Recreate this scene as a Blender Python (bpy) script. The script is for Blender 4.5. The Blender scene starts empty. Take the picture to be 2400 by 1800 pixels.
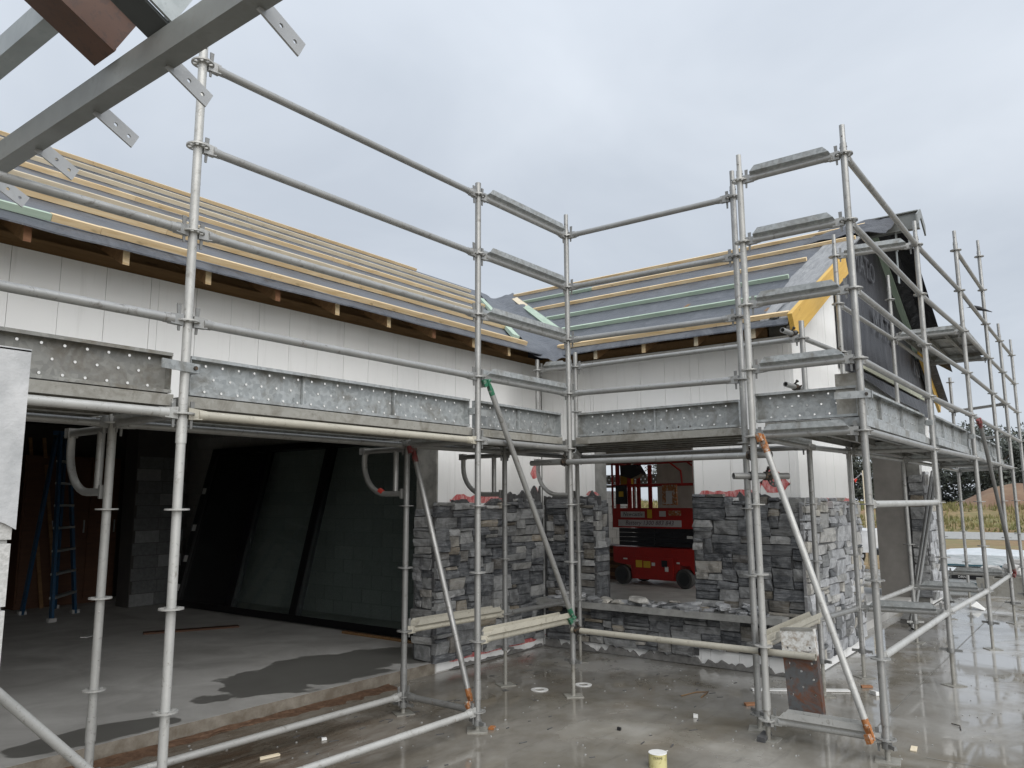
import bpy, math, random
from mathutils import Vector, Matrix, noise as mnoise
random.seed(11)
C = bpy.context.scene.collection
SC = bpy.context.scene
R_ = math.radians

# ------------------------------------------------------------------ camera
EYE = Vector((0, 0, 1.67))
YAW, PIT, ROL = R_(37.137), R_(8.568), R_(-0.307)
fw = Vector((math.cos(YAW)*math.cos(PIT), math.sin(YAW)*math.cos(PIT), math.sin(PIT)))
rt = Vector((math.sin(YAW), -math.cos(YAW), 0)); up = rt.cross(fw)
rt2 = rt*math.cos(ROL)+up*math.sin(ROL); up2 = -rt*math.sin(ROL)+up*math.cos(ROL)
cd = bpy.data.cameras.new('camera'); co = bpy.data.objects.new('camera', cd); C.objects.link(co)
cd.sensor_width = 36; cd.lens = 36*1820.9/2400; cd.clip_start = 0.05; cd.clip_end = 3000
co.matrix_world = Matrix(((rt2.x, up2.x, -fw.x, EYE.x), (rt2.y, up2.y, -fw.y, EYE.y), (rt2.z, up2.z, -fw.z, EYE.z), (0, 0, 0, 1)))
SC.camera = co
# ------------------------------------------------------------------ sky (overcast) and sun
SUN_AZ, SUN_EL = R_(-118), R_(40)          # direction the light comes from, measured from +X towards +Y
W = bpy.data.worlds.new('World'); SC.world = W; W.use_nodes = True
nt = W.node_tree; nt.nodes.clear()
def wn(t, **k):
    n = nt.nodes.new(t)
    for a, b in k.items(): setattr(n, a, b)
    return n
out = wn('ShaderNodeOutputWorld'); mixs = wn('ShaderNodeMixShader')
b1 = wn('ShaderNodeBackground'); b2 = wn('ShaderNodeBackground')
sky = wn('ShaderNodeTexSky', sky_type='NISHITA'); sky.sun_disc = False
sky.sun_elevation = SUN_EL; sky.sun_rotation = R_(90)-SUN_AZ
nt.links.new(sky.outputs[0], b1.inputs[0]); b1.inputs[1].default_value = 0.06
tc = wn('ShaderNodeTexCoord'); sep = wn('ShaderNodeSeparateXYZ'); nt.links.new(tc.outputs['Generated'], sep.inputs[0])
def wm(op, a, b):
    n = wn('ShaderNodeMath', operation=op)
    for i, v in enumerate((a, b)):
        if isinstance(v, (int, float)): n.inputs[i].default_value = v
        else: nt.links.new(v, n.inputs[i])
    return n.outputs[0]
zz = wm('MAXIMUM', sep.outputs[2], 0.0); den = wm('ADD', zz, 0.22)
cx = wm('DIVIDE', sep.outputs[0], den); cy = wm('DIVIDE', sep.outputs[1], den)
cmb = wn('ShaderNodeCombineXYZ'); nt.links.new(cx, cmb.inputs[0]); nt.links.new(cy, cmb.inputs[1])
n1 = wn('ShaderNodeTexNoise'); n1.inputs['Scale'].default_value = 1.1; n1.inputs['Detail'].default_value = 5; n1.inputs['Roughness'].default_value = 0.52
n1.inputs['Distortion'].default_value = 0.5
nt.links.new(cmb.outputs[0], n1.inputs['Vector'])
ramp = wn('ShaderNodeValToRGB'); nt.links.new(n1.outputs[0], ramp.inputs[0])
ramp.color_ramp.elements[0].position = 0.36; ramp.color_ramp.elements[0].color = (0.258, 0.282, 0.316, 1)
ramp.color_ramp.elements[1].position = 0.68; ramp.color_ramp.elements[1].color = (0.330, 0.354, 0.386, 1)
nt.links.new(ramp.outputs[0], b2.inputs[0])
bright = wm('ADD', wm('MULTIPLY', wm('POWER', zz, 2.2), 0.85), 1.0)
nt.links.new(bright, b2.inputs[1])
mixs.inputs[0].default_value = 0.93
nt.links.new(b1.outputs[0], mixs.inputs[1]); nt.links.new(b2.outputs[0], mixs.inputs[2]); nt.links.new(mixs.outputs[0], out.inputs[0])
sd = bpy.data.lights.new('sun', 'SUN'); sd.energy = 1.5; sd.angle = R_(75); sd.color = (1.0, 0.97, 0.93)
so = bpy.data.objects.new('sun', sd); C.objects.link(so)
sdir = Vector((math.cos(SUN_AZ)*math.cos(SUN_EL), math.sin(SUN_AZ)*math.cos(SUN_EL), math.sin(SUN_EL)))
so.rotation_euler = sdir.to_track_quat('Z', 'Y').to_euler()
so.location = sdir*40
SC.view_settings.view_transform = 'Standard'; SC.view_settings.look = 'None'
SC.view_settings.exposure = 1.08; SC.view_settings.gamma = 1
SC.view_settings.use_curve_mapping = False

# ------------------------------------------------------------------ materials
MATS = {}
class NB:
    def __init__(s, name):
        s.m = bpy.data.materials.new(name); s.m.use_nodes = True; s.t = s.m.node_tree
        s.p = s.t.nodes['Principled BSDF']; s.o = s.t.nodes['Material Output']; MATS[name] = s.m
        s.tc = s.t.nodes.new('ShaderNodeTexCoord')
    def n(s, t, **k):
        x = s.t.nodes.new(t)
        for a, b in k.items(): setattr(x, a, b)
        return x
    def L(s, a, b): s.t.links.new(a, b)
    def co(s, scale=(1, 1, 1), kind='Object', rot=(0, 0, 0)):
        mp = s.n('ShaderNodeMapping'); mp.inputs['Scale'].default_value = scale; mp.inputs['Rotation'].default_value = rot
        if kind == 'World':
            g = s.n('ShaderNodeNewGeometry'); s.L(g.outputs['Position'], mp.inputs[0])
        else: s.L(s.tc.outputs[kind], mp.inputs[0])
        return mp.outputs[0]
    def noise(s, v, scale, detail=4, rough=0.55, dist=0.0):
        x = s.n('ShaderNodeTexNoise'); x.inputs['Scale'].default_value = scale; x.inputs['Detail'].default_value = detail
        x.inputs['Roughness'].default_value = rough; x.inputs['Distortion'].default_value = dist
        s.L(v, x.inputs['Vector']); return x.outputs[0]
    def vor(s, v, scale, feature='F1'):
        x = s.n('ShaderNodeTexVoronoi', feature=feature); x.inputs['Scale'].default_value = scale; s.L(v, x.inputs['Vector']); return x.outputs
    def ramp(s, f, stops):
        x = s.n('ShaderNodeValToRGB'); s.L(f, x.inputs[0]); e = x.color_ramp.elements
        while len(e) < len(stops): e.new(0.5)
        for i, (p, c) in enumerate(stops):
            e[i].position = p; e[i].color = (c, c, c, 1) if isinstance(c, (int, float)) else (*c, 1)
        return x.outputs[0]
    def mix(s, f, a, b, mode='MIX'):
        x = s.n('ShaderNodeMix', data_type='RGBA', blend_type=mode)
        for i, v in ((0, f), (6, a), (7, b)):
            if isinstance(v, (int, float)): x.inputs[i].default_value = v if i == 0 else (v, v, v, 1)
            elif isinstance(v, tuple): x.inputs[i].default_value = (*v, 1)
            else: s.L(v, x.inputs[i])
        return x.outputs[2]
    def math(s, op, a, b):
        x = s.n('ShaderNodeMath', operation=op)
        for i, v in enumerate((a, b)):
            if isinstance(v, (int, float)): x.inputs[i].default_value = v
            else: s.L(v, x.inputs[i])
        return x.outputs[0]
    def rnd(s):
        return s.n('ShaderNodeObjectInfo').outputs['Random']
    def col(s, c):
        i = s.p.inputs['Base Color']
        if isinstance(c, tuple): i.default_value = (*c, 1)
        else: s.L(c, i)
        return s
    def ro(s, r):
        i = s.p.inputs['Roughness']
        if isinstance(r, (int, float)): i.default_value = r
        else: s.L(r, i)
        return s
    def me(s, r):
        i = s.p.inputs['Metallic']
        if isinstance(r, (int, float)): i.default_value = r
        else: s.L(r, i)
        return s
    def spec(s, v): s.p.inputs['Specular IOR Level'].default_value = v; return s
    def bump(s, h, strength=0.3, dist=0.01):
        b = s.n('ShaderNodeBump'); b.inputs['Strength'].default_value = strength; b.inputs['Distance'].default_value = dist
        s.L(h, b.inputs['Height']); s.L(b.outputs[0], s.p.inputs['Normal']); return s

def tubemat(name, base, dark, met=0.55, paint=False):
    m = NB(name); v = m.co((1, 1, 1), 'World')
    a = m.noise(v, 5, 5, 0.65); b = m.noise(v, 60, 4, 0.7); c = m.noise(v, 16, 5, 0.75, 1.2)
    col = m.mix(m.ramp(a, [(0.35, 0), (0.7, 1)]), base, tuple(x*0.78 for x in base))
    col = m.mix(m.math('MULTIPLY', m.ramp(c, [(0.57, 0), (0.67, 1)]), 0.75), col, dark)
    col = m.mix(m.math('MULTIPLY', m.ramp(b, [(0.63, 0), (0.71, 1)]), 0.6), col, tuple(x*0.5 for x in dark))
    col = m.mix(m.rnd(), col, m.mix(0.72, col, 0.0), 'MIX') if False else m.mix(m.math('MULTIPLY', m.rnd(), 0.32), col, (0.20, 0.195, 0.18))
    sp = m.noise(v, 11, 4, 0.8, 0.4)
    col = m.mix(m.math('MULTIPLY', m.ramp(sp, [(0.66, 0), (0.70, 1)]), 0.65), col, (0.55, 0.54, 0.50))
    ru = m.noise(v, 3.2, 5, 0.75, 0.6)
    col = m.mix(m.math('MULTIPLY', m.ramp(ru, [(0.66, 0), (0.74, 1)]), 0.55), col, (0.17, 0.095, 0.05))
    m.col(col).me(met).ro(m.ramp(a, [(0.3, 0.36), (0.75, 0.58)])).bump(m.math('ADD', b, m.math('MULTIPLY', sp, 1.5)), 0.2, 0.003)
tubemat('galv_tube', (0.40, 0.402, 0.392), (0.14, 0.125, 0.105))
tubemat('pale_tube', (0.50, 0.50, 0.48), (0.20, 0.185, 0.155), 0.25)
tubemat('cream_tube', (0.54, 0.51, 0.42), (0.24, 0.21, 0.155), 0.08)
tubemat('dull_tube', (0.26, 0.262, 0.256), (0.12, 0.11, 0.10), 0.45)
def platemat(name, base, alt, stain, met):
    m = NB(name); v = m.co((1, 1, 1), 'World')
    vo = m.vor(v, 42); a = m.noise(v, 6, 6, 0.65, 0.6); st = m.noise(m.co((3, 3, 30), 'World'), 1.6, 4, 0.6)
    col = m.mix(m.ramp(vo[1], [(0.2, 0), (0.8, 1)]), base, alt)
    col = m.mix(m.ramp(a, [(0.5, 0), (0.68, 0.85)]), col, stain)
    d = m.noise(v, 30, 5, 0.75)
    col = m.mix(m.math('MULTIPLY', m.ramp(d, [(0.6, 0), (0.7, 1)]), 0.5), col, tuple(x*0.6 for x in stain))
    col = m.mix(m.math('MULTIPLY', m.rnd(), 0.28), col, (0.17, 0.165, 0.155))
    m.col(col).me(met).ro(m.ramp(a, [(0.3, 0.34), (0.7, 0.6)])).bump(d, 0.1, 0.002)
platemat('galv_plate', (0.33, 0.35, 0.352), (0.46, 0.482, 0.484), (0.21, 0.205, 0.185), 0.45)
platemat('old_plate', (0.22, 0.22, 0.205), (0.31, 0.31, 0.285), (0.14, 0.12, 0.09), 0.3)
platemat('dirty_plate', (0.28, 0.272, 0.24), (0.33, 0.322, 0.29), (0.14, 0.125, 0.098), 0.15)
m = NB('rust_plate'); v = m.co((1, 1, 1), 'Object'); a = m.noise(v, 5, 6, 0.7, 0.8); b = m.noise(v, 22, 5, 0.7)
col = m.mix(m.ramp(a, [(0.42, 0), (0.55, 1)]), (0.135, 0.05, 0.022), (0.085, 0.088, 0.09))
col = m.mix(m.ramp(b, [(0.5, 0), (0.7, 0.6)]), col, (0.06, 0.03, 0.018))
sx = m.n('ShaderNodeSeparateXYZ'); m.L(m.co(), sx.inputs[0])
wh = m.ramp(m.math('ADD', sx.outputs[0], m.math('MULTIPLY', m.math('SUBTRACT', a, 0.5), 0.35)), [(0.15, 1), (0.17, 0)])
col = m.mix(wh, col, m.mix(m.ramp(b, [(0.45, 0), (0.62, 1)]), (0.62, 0.62, 0.60), (0.33, 0.29, 0.24)))
m.col(col).ro(0.7).bump(b, 0.35, 0.004)
def paint(name, c, rough=0.5, worn=None, met=0.0):
    m = NB(name); v = m.co((1, 1, 1), 'World'); a = m.noise(v, 24, 5, 0.7); b = m.noise(v, 5, 3)
    col = m.mix(m.ramp(b, [(0.3, 0), (0.7, 1)]), c, tuple(x*0.78 for x in c))
    if worn: col = m.mix(m.ramp(a, [(0.52, 0), (0.60, 1)]), col, worn)
    m.col(col).ro(rough).me(met).bump(a, 0.08, 0.002)
paint('green_paint', (0.02, 0.14, 0.075), 0.45, (0.22, 0.25, 0.22))
paint('orange_paint', (0.33, 0.125, 0.035), 0.65, (0.40, 0.37, 0.33))
paint('red_worn', (0.22, 0.045, 0.045), 0.55, (0.14, 0.11, 0.10))
paint('dark_iron', (0.055, 0.05, 0.045), 0.6, (0.12, 0.08, 0.05), 0.4)
paint('lift_red', (0.38, 0.018, 0.014), 0.38, (0.27, 0.014, 0.012))
paint('lift_black', (0.012, 0.013, 0.018), 0.45)
paint('black_frame', (0.008, 0.008, 0.009), 0.35)
paint('rubber', (0.06, 0.06, 0.058), 0.8)
paint('hub_grey', (0.025, 0.028, 0.03), 0.5)
paint('sticker_yellow', (0.62, 0.40, 0.03), 0.5)
paint('sticker_white', (0.70, 0.70, 0.68), 0.5)
paint('sign_grey', (0.52, 0.50, 0.50), 0.5)
paint('print_black', (0.012, 0.012, 0.014), 0.5)
paint('print_purple', (0.09, 0.03, 0.06), 0.5)
paint('flag_red', (0.65, 0.05, 0.03), 0.6)
paint('steel_primer', (0.235, 0.245, 0.235), 0.42, (0.20, 0.205, 0.195), 0.15)
paint('cleat_grey', (0.40, 0.41, 0.415), 0.42, (0.36, 0.37, 0.37), 0.15)
paint('steel_dark', (0.055, 0.06, 0.06), 0.45, None, 0.1)
paint('steel_galv', (0.40, 0.43, 0.43), 0.42, (0.33, 0.36, 0.36), 0.4)
paint('red_oxide', (0.098, 0.048, 0.030), 0.5, (0.068, 0.036, 0.025))
paint('white_plastic', (0.80, 0.80, 0.78), 0.4, (0.72, 0.72, 0.70))
paint('ladder_blue', (0.010, 0.06, 0.13), 0.45, (0.014, 0.04, 0.08))
paint('beige_lining', (0.46, 0.43, 0.39), 0.85)
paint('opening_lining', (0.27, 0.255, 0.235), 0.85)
paint('pipe_yellow', (0.60, 0.55, 0.27), 0.5, (0.42, 0.38, 0.16))
paint('van_white', (0.75, 0.76, 0.77), 0.25)
paint('van_glass', (0.16, 0.18, 0.20), 0.08)
paint('lamp_red', (0.30, 0.01, 0.01), 0.2)
paint('bird_dark', (0.02, 0.02, 0.022), 0.6)
def wood(name, c1, c2, rough=0.7, sc=1.0):
    m = NB(name); v = m.co((1.2, 14, 14), 'Object'); a = m.noise(v, 2.2*sc, 5, 0.6, 0.8)
    k = m.noise(m.co((3, 9, 9), 'Object'), 1.7, 2); kk = m.ramp(k, [(0.70, 0), (0.76, 1)])
    col = m.mix(m.ramp(a, [(0.32, 0), (0.68, 1)]), c1, c2)
    col = m.mix(m.math('MULTIPLY', m.rnd(), 0.32), col, tuple(x*0.62 for x in c2))
    col = m.mix(m.math('MULTIPLY', kk, 0.6), col, tuple(x*0.4 for x in c2))
    m.col(col).ro(rough).bump(a, 0.15, 0.002)
wood('pine', (0.82, 0.67, 0.44), (0.60, 0.42, 0.21))
wood('pine_pale', (0.78, 0.69, 0.53), (0.58, 0.49, 0.34))
wood('pine_dark', (0.26, 0.15, 0.062), (0.16, 0.085, 0.035))  # darker pine tone, also used for rafter sides and garage timber
wood('pine_mid', (0.33, 0.205, 0.095), (0.22, 0.13, 0.056))
wood('pine_red', (0.34, 0.17, 0.085), (0.24, 0.11, 0.055))
wood('pine_green', (0.46, 0.56, 0.46), (0.32, 0.42, 0.33))
wood('lvl', (0.68, 0.44, 0.10), (0.55, 0.33, 0.06), 0.55, 0.7)
wood('ply_brown', (0.11, 0.048, 0.022), (0.075, 0.033, 0.016))
m = NB('underlay'); v = m.co((1, 1, 1), 'World'); a = m.noise(m.co((2.0, 2.0, 2.0), 'World'), 1.4, 5, 0.6, 1.2); b = m.noise(m.co((5, 0.8, 1), 'World', (0, 0, .5)), 2.2, 3, 0.55, .6)
b2_ = m.noise(m.co((0.8, 5, 1), 'World', (0, 0, .5)), 2.2, 3, 0.55, .6)
m.col(m.mix(m.ramp(a, [(0.35, 0), (0.7, 1)]), (0.050, 0.056, 0.068), (0.105, 0.113, 0.128))).ro(m.ramp(a, [(0.3, 0.34), (0.7, 0.6)])).bump(m.math('ADD', b, m.math('ADD', b2_, m.math('MULTIPLY', a, 2.5))), 0.38, 0.04)
m = NB('membrane_black'); v = m.co((1, 1, 1), 'World'); a = m.noise(m.co((4, 4, 0.8), 'World'), 1.6, 5, 0.6, 0.6)
m.col(m.mix(m.ramp(a, [(0.4, 0), (0.7, 1)]), (0.022, 0.022, 0.026), (0.05, 0.05, 0.055))).ro(0.42).bump(a, 0.7, 0.05)
paint('membrane_print', (0.075, 0.078, 0.085), 0.5)
paint('pale_board', (0.42, 0.43, 0.33), 0.6)
m = NB('flashing_grey'); v = m.co((1, 1, 1), 'World'); a = m.noise(m.co((1, 6, 1), 'World'), 4, 5, 0.65, 0.6)
m.col(m.mix(m.ramp(a, [(0.35, 0), (0.65, 1)]), (0.18, 0.185, 0.19), (0.28, 0.285, 0.29))).ro(0.6).bump(a, 0.5, 0.02)
m = NB('white_panel'); v = m.co((1, 1, 1), 'World'); a = m.noise(v, 1.1, 4); b = m.noise(m.co((9, 9, 0.7), 'World'), 2.0, 5, 0.65); c = m.noise(v, 38, 2, 0.5)
col = m.mix(m.ramp(a, [(0.35, 0), (0.7, 1)]), (0.84, 0.84, 0.825), (0.79, 0.79, 0.775))
col = m.mix(m.ramp(b, [(0.55, 0), (0.75, 0.35)]), col, (0.56, 0.555, 0.535))
col = m.mix(m.ramp(c, [(0.78, 0), (0.80, 0.8)]), col, (0.30, 0.29, 0.28))
col = m.mix(m.math('MULTIPLY', m.rnd(), 0.10), col, (0.6, 0.6, 0.6))
m.col(col).ro(0.8)
m = NB('red_mark'); v = m.co((1, 1, 1), 'World'); a = m.noise(m.co((5, 5, 2), 'World'), 7, 4, 0.7)
m.col(m.mix(m.ramp(a, [(0.42, 0), (0.62, 1)]), (0.52, 0.10, 0.10), (0.66, 0.36, 0.35))).ro(0.75)
def stonemat(name, cols, wet):
    m = NB(name); v = m.co((1, 1, 1), 'World'); a = m.noise(m.co((2.5, 2.5, 26), 'World'), 2.4, 6, 0.65, 0.7); b = m.noise(v, 34, 5, 0.7); g = m.noise(v, 9, 5, 0.65, 0.5)
    base = m.ramp(m.rnd(), cols)
    col = m.mix(m.ramp(a, [(0.35, 0), (0.7, 1)]), base, m.mix(0.55, base, (0.42, 0.43, 0.44)))
    col = m.mix(m.ramp(g, [(0.45, 0), (0.62, 0.7)]), col, m.mix(0.6, base, (0.02, 0.022, 0.026)))
    m.col(col).ro(m.ramp(a, [(0.3, wet), (0.7, wet+0.28)])).bump(m.math('ADD', a, m.math('MULTIPLY', b, 0.6)), 0.75, 0.012)
stonemat('stone_grey', [(0.0, (0.035, 0.039, 0.045)), (0.22, (0.085, 0.089, 0.094)), (0.45, (0.18, 0.183, 0.182)), (0.68, (0.30, 0.302, 0.296)), (0.86, (0.34, 0.335, 0.315)), (0.93, (0.31, 0.25, 0.165)), (1.0, (0.05, 0.056, 0.068))], 0.42)
stonemat('stone_dark', [(0.0, (0.022, 0.025, 0.031)), (0.35, (0.038, 0.042, 0.048)), (0.60, (0.070, 0.074, 0.078)), (0.82, (0.13, 0.135, 0.14)), (0.92, (0.16, 0.13, 0.08)), (1.0, (0.035, 0.04, 0.05))], 0.36)
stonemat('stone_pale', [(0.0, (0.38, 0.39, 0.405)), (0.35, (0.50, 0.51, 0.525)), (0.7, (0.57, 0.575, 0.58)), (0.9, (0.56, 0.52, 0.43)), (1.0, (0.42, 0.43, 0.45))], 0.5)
def plain(name, c, c2, sc=12, rough=0.9, bs=0.3, bd=0.01):
    m = NB(name); v = m.co((1, 1, 1), 'World'); a = m.noise(v, sc, 6, 0.65)
    m.col(m.mix(m.ramp(a, [(0.35, 0), (0.68, 1)]), c, c2)).ro(rough).bump(a, bs, bd)
plain('mortar', (0.05, 0.05, 0.052), (0.10, 0.10, 0.10), 25)
plain('mortar_wet', (0.12, 0.118, 0.112), (0.22, 0.215, 0.205), 14)
plain('mortar_pale', (0.16, 0.16, 0.165), (0.26, 0.26, 0.26), 25)
plain('mortar_block', (0.30, 0.30, 0.29), (0.40, 0.40, 0.385), 20)
plain('jamb_concrete', (0.12, 0.12, 0.11), (0.25, 0.245, 0.225), 6)
plain('sill_concrete', (0.22, 0.22, 0.21), (0.36, 0.36, 0.345), 7)
plain('render_grey', (0.30, 0.31, 0.315), (0.50, 0.505, 0.51), 4.5, 0.75, 0.6, 0.02)
plain('clay_dirt', (0.095, 0.05, 0.028), (0.17, 0.10, 0.06), 30, 0.75, 0.6, 0.02)
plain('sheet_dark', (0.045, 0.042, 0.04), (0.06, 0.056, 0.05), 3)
plain('ceiling_board', (0.60, 0.59, 0.57), (0.68, 0.67, 0.65), 3)
m = NB('block_face'); v = m.co((1, 1, 1), 'World'); a = m.noise(v, 70, 4, 0.7); b = m.noise(v, 3, 3)
col = m.mix(m.ramp(a, [(0.35, 0), (0.65, 1)]), (0.38, 0.38, 0.365), (0.54, 0.535, 0.52)); col = m.mix(m.math('MULTIPLY', m.rnd(), 0.3), col, (0.26, 0.26, 0.26))
m.col(col).ro(0.92).bump(a, 0.6, 0.006)
# wet concrete yard
m = NB('wet_slab'); v = m.co((1, 1, 1), 'World'); w = m.noise(v, 0.55, 5, 0.6, 0.4); a = m.noise(v, 2.2, 6, 0.62); f = m.noise(v, 40, 4, 0.7); st = m.noise(m.co((0.9, 5.5, 1), 'World', (0, 0, 0.25)), 2.0, 5, 0.65)
base = m.mix(m.ramp(a, [(0.32, 0), (0.68, 1)]), (0.165, 0.148, 0.118), (0.29, 0.274, 0.238))
base = m.mix(m.ramp(st, [(0.57, 0), (0.68, 0.6)]), base, (0.12, 0.112, 0.098))
br = m.noise(m.co((0.7, 1.2, 1), 'World'), 0.8, 4, 0.6)
base = m.mix(m.ramp(br, [(0.5, 0), (0.72, 0.55)]), base, (0.27, 0.215, 0.145))
geo = m.n('ShaderNodeNewGeometry'); sxyz = m.n('ShaderNodeSeparateXYZ'); m.L(geo.outputs['Position'], sxyz.inputs[0])
xw = m.math('ADD', sxyz.outputs[0], m.math('MULTIPLY', m.math('SUBTRACT', a, 0.5), 2.2))
dry = m.ramp(m.math('DIVIDE', xw, 16.0), [(0.34, 0), (0.58, 1)])
palep = m.math('MULTIPLY', m.ramp(m.noise(v, 1.3, 5, 0.65, 0.3), [(0.40, 0), (0.56, 1)]), m.math('ADD', 0.16, m.math('MULTIPLY', dry, 0.8)))
base = m.mix(palep, base, (0.46, 0.462, 0.455))
xm = m.math('SUBTRACT', 1.0, m.ramp(m.math('DIVIDE', m.math('ADD', sxyz.outputs[0], m.math('MULTIPLY', a, 1.5)), 10.0), [(0.40, 0), (0.62, 1)]))
ym = m.ramp(m.math('DIVIDE', m.math('ADD', sxyz.outputs[1], m.math('MULTIPLY', a, 1.2)), 10.0), [(0.36, 0), (0.52, 1)])
mud = m.math('MULTIPLY', m.math('MULTIPLY', xm, ym), m.ramp(m.noise(m.co((1.2, 5.0, 1), 'World', (0, 0, 0.1)), 2.6, 6, 0.7, 0.8), [(0.34, 0.25), (0.58, 1.0)]))
base = m.mix(mud, base, (0.095, 0.060, 0.038))
base = m.mix(m.ramp(f, [(0.70, 0), (0.76, 0.6)]), base, (0.05, 0.048, 0.044))
pud = m.ramp(w, [(0.40, 0), (0.52, 1)])
base = m.mix(m.math('MULTIPLY', pud, 0.38), base, (0.105, 0.096, 0.076))
m.col(base).ro(m.mix(pud, m.ramp(a, [(0.3, 0.20), (0.7, 0.42)]), 0.05)).spec(0.6)
hm = m.mix(pud, m.math('ADD', f, m.math('MULTIPLY', a, 2)), 0.5)
m.bump(hm, 0.22, 0.006)
m = NB('garage_slab'); v = m.co((1, 1, 1), 'World'); a = m.noise(v, 1.5, 5, 0.6, 0.6); f = m.noise(v, 30, 4, 0.7); wet = m.noise(v, 2.0, 4, 0.5, 0.2)
g2 = m.n('ShaderNodeNewGeometry'); s2 = m.n('ShaderNodeSeparateXYZ'); m.L(g2.outputs['Position'], s2.inputs[0])
def blob_(cx, cy, rx, ry):
    dx = m.math('DIVIDE', m.math('SUBTRACT', s2.outputs[0], cx), rx); dy = m.math('DIVIDE', m.math('SUBTRACT', s2.outputs[1], cy), ry)
    return m.math('ADD', m.math('MULTIPLY', dx, dx), m.math('MULTIPLY', dy, dy))
dd = m.math('MINIMUM', blob_(5.0, 6.05, 1.25, .62), blob_(2.75, 5.65, .55, .22))
dd = m.math('ADD', dd, m.math('MULTIPLY', m.math('SUBTRACT', wet, 0.5), 2.6))
wk = m.ramp(dd, [(0.90, 1), (1.12, 0)])
base = m.mix(m.ramp(a, [(0.33, 0), (0.68, 1)]), (0.37, 0.36, 0.34), (0.58, 0.572, 0.545)); base = m.mix(m.math('MULTIPLY', wk, 0.85), base, (0.13, 0.127, 0.115))
m.col(base).ro(m.mix(wk, 0.62, 0.34)).bump(f, 0.15, 0.004)
m = NB('earth'); v = m.co((1, 1, 1), 'World'); a = m.noise(v, 0.25, 6, 0.65); b = m.noise(v, 1.7, 5, 0.65)
col = m.mix(m.ramp(a, [(0.38, 0), (0.62, 1)]), (0.20, 0.115, 0.06), (0.15, 0.145, 0.055)); col = m.mix(m.ramp(b, [(0.45, 0), (0.65, 0.7)]), col, (0.27, 0.19, 0.10))
m.col(col).ro(0.95).bump(b, 0.5, 0.1)
m = NB('mound_dirt'); v = m.co((1, 1, 1), 'World'); a = m.noise(v, 0.5, 6, 0.65)
m.col(m.mix(m.ramp(a, [(0.4, 0), (0.65, 1)]), (0.15, 0.088, 0.055), (0.22, 0.15, 0.095))).ro(0.95).bump(a, 0.6, 0.2)
m = NB('grass_blade'); m.col(m.ramp(m.noise(m.co((1, 1, 1), 'World'), 0.45, 4), [(0.32, (0.085, 0.095, 0.03)), (0.5, (0.165, 0.158, 0.055)), (0.68, (0.235, 0.19, 0.085))])).ro(0.8)
def leafm(name, c1, c2):
    m = NB(name); m.col(m.ramp(m.noise(m.co((1, 1, 1), 'World'), 1.1, 3), [(0.35, c1), (0.65, c2)])).ro(0.65)
leafm('leaf_dark', (0.035, 0.042, 0.034), (0.075, 0.085, 0.065)); leafm('leaf_olive', (0.05, 0.058, 0.042), (0.10, 0.108, 0.078))
paint('bark', (0.11, 0.095, 0.08), 0.9, (0.06, 0.05, 0.045))
m = NB('white_wrap'); v = m.co((1, 1, 1), 'World'); a = m.noise(m.co((2, 2, 7), 'World'), 2, 5, 0.6, 1.0)
m.col(m.mix(m.ramp(a, [(0.4, 0), (0.7, 1)]), (0.60, 0.62, 0.635), (0.44, 0.49, 0.50))).ro(0.3).bump(a, 0.7, 0.05)
paint('strap_teal', (0.025, 0.085, 0.11), 0.4)
plain('rubble', (0.36, 0.355, 0.345), (0.50, 0.495, 0.48), 8)
m = NB('glass_pane'); gl = m.n('ShaderNodeBsdfGlossy'); gl.inputs['Roughness'].default_value = 0.03; gl.inputs['Color'].default_value = (0.7, 0.75, 0.75, 1)
tr = m.n('ShaderNodeBsdfTransparent'); tr.inputs['Color'].default_value = (0.80, 0.84, 0.83, 1); mx = m.n('ShaderNodeMixShader'); fr = m.n('ShaderNodeFresnel'); fr.inputs[0].default_value = 1.45
mx.inputs[0].default_value = 0.07; m.L(tr.outputs[0], mx.inputs[1]); m.L(gl.outputs[0], mx.inputs[2]); m.L(mx.outputs[0], m.o.inputs[0])

paint('pane_shade', (0.012, 0.013, 0.014), 0.25)  # leftmost door pane: opaque black stands for the dim garage depth
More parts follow.
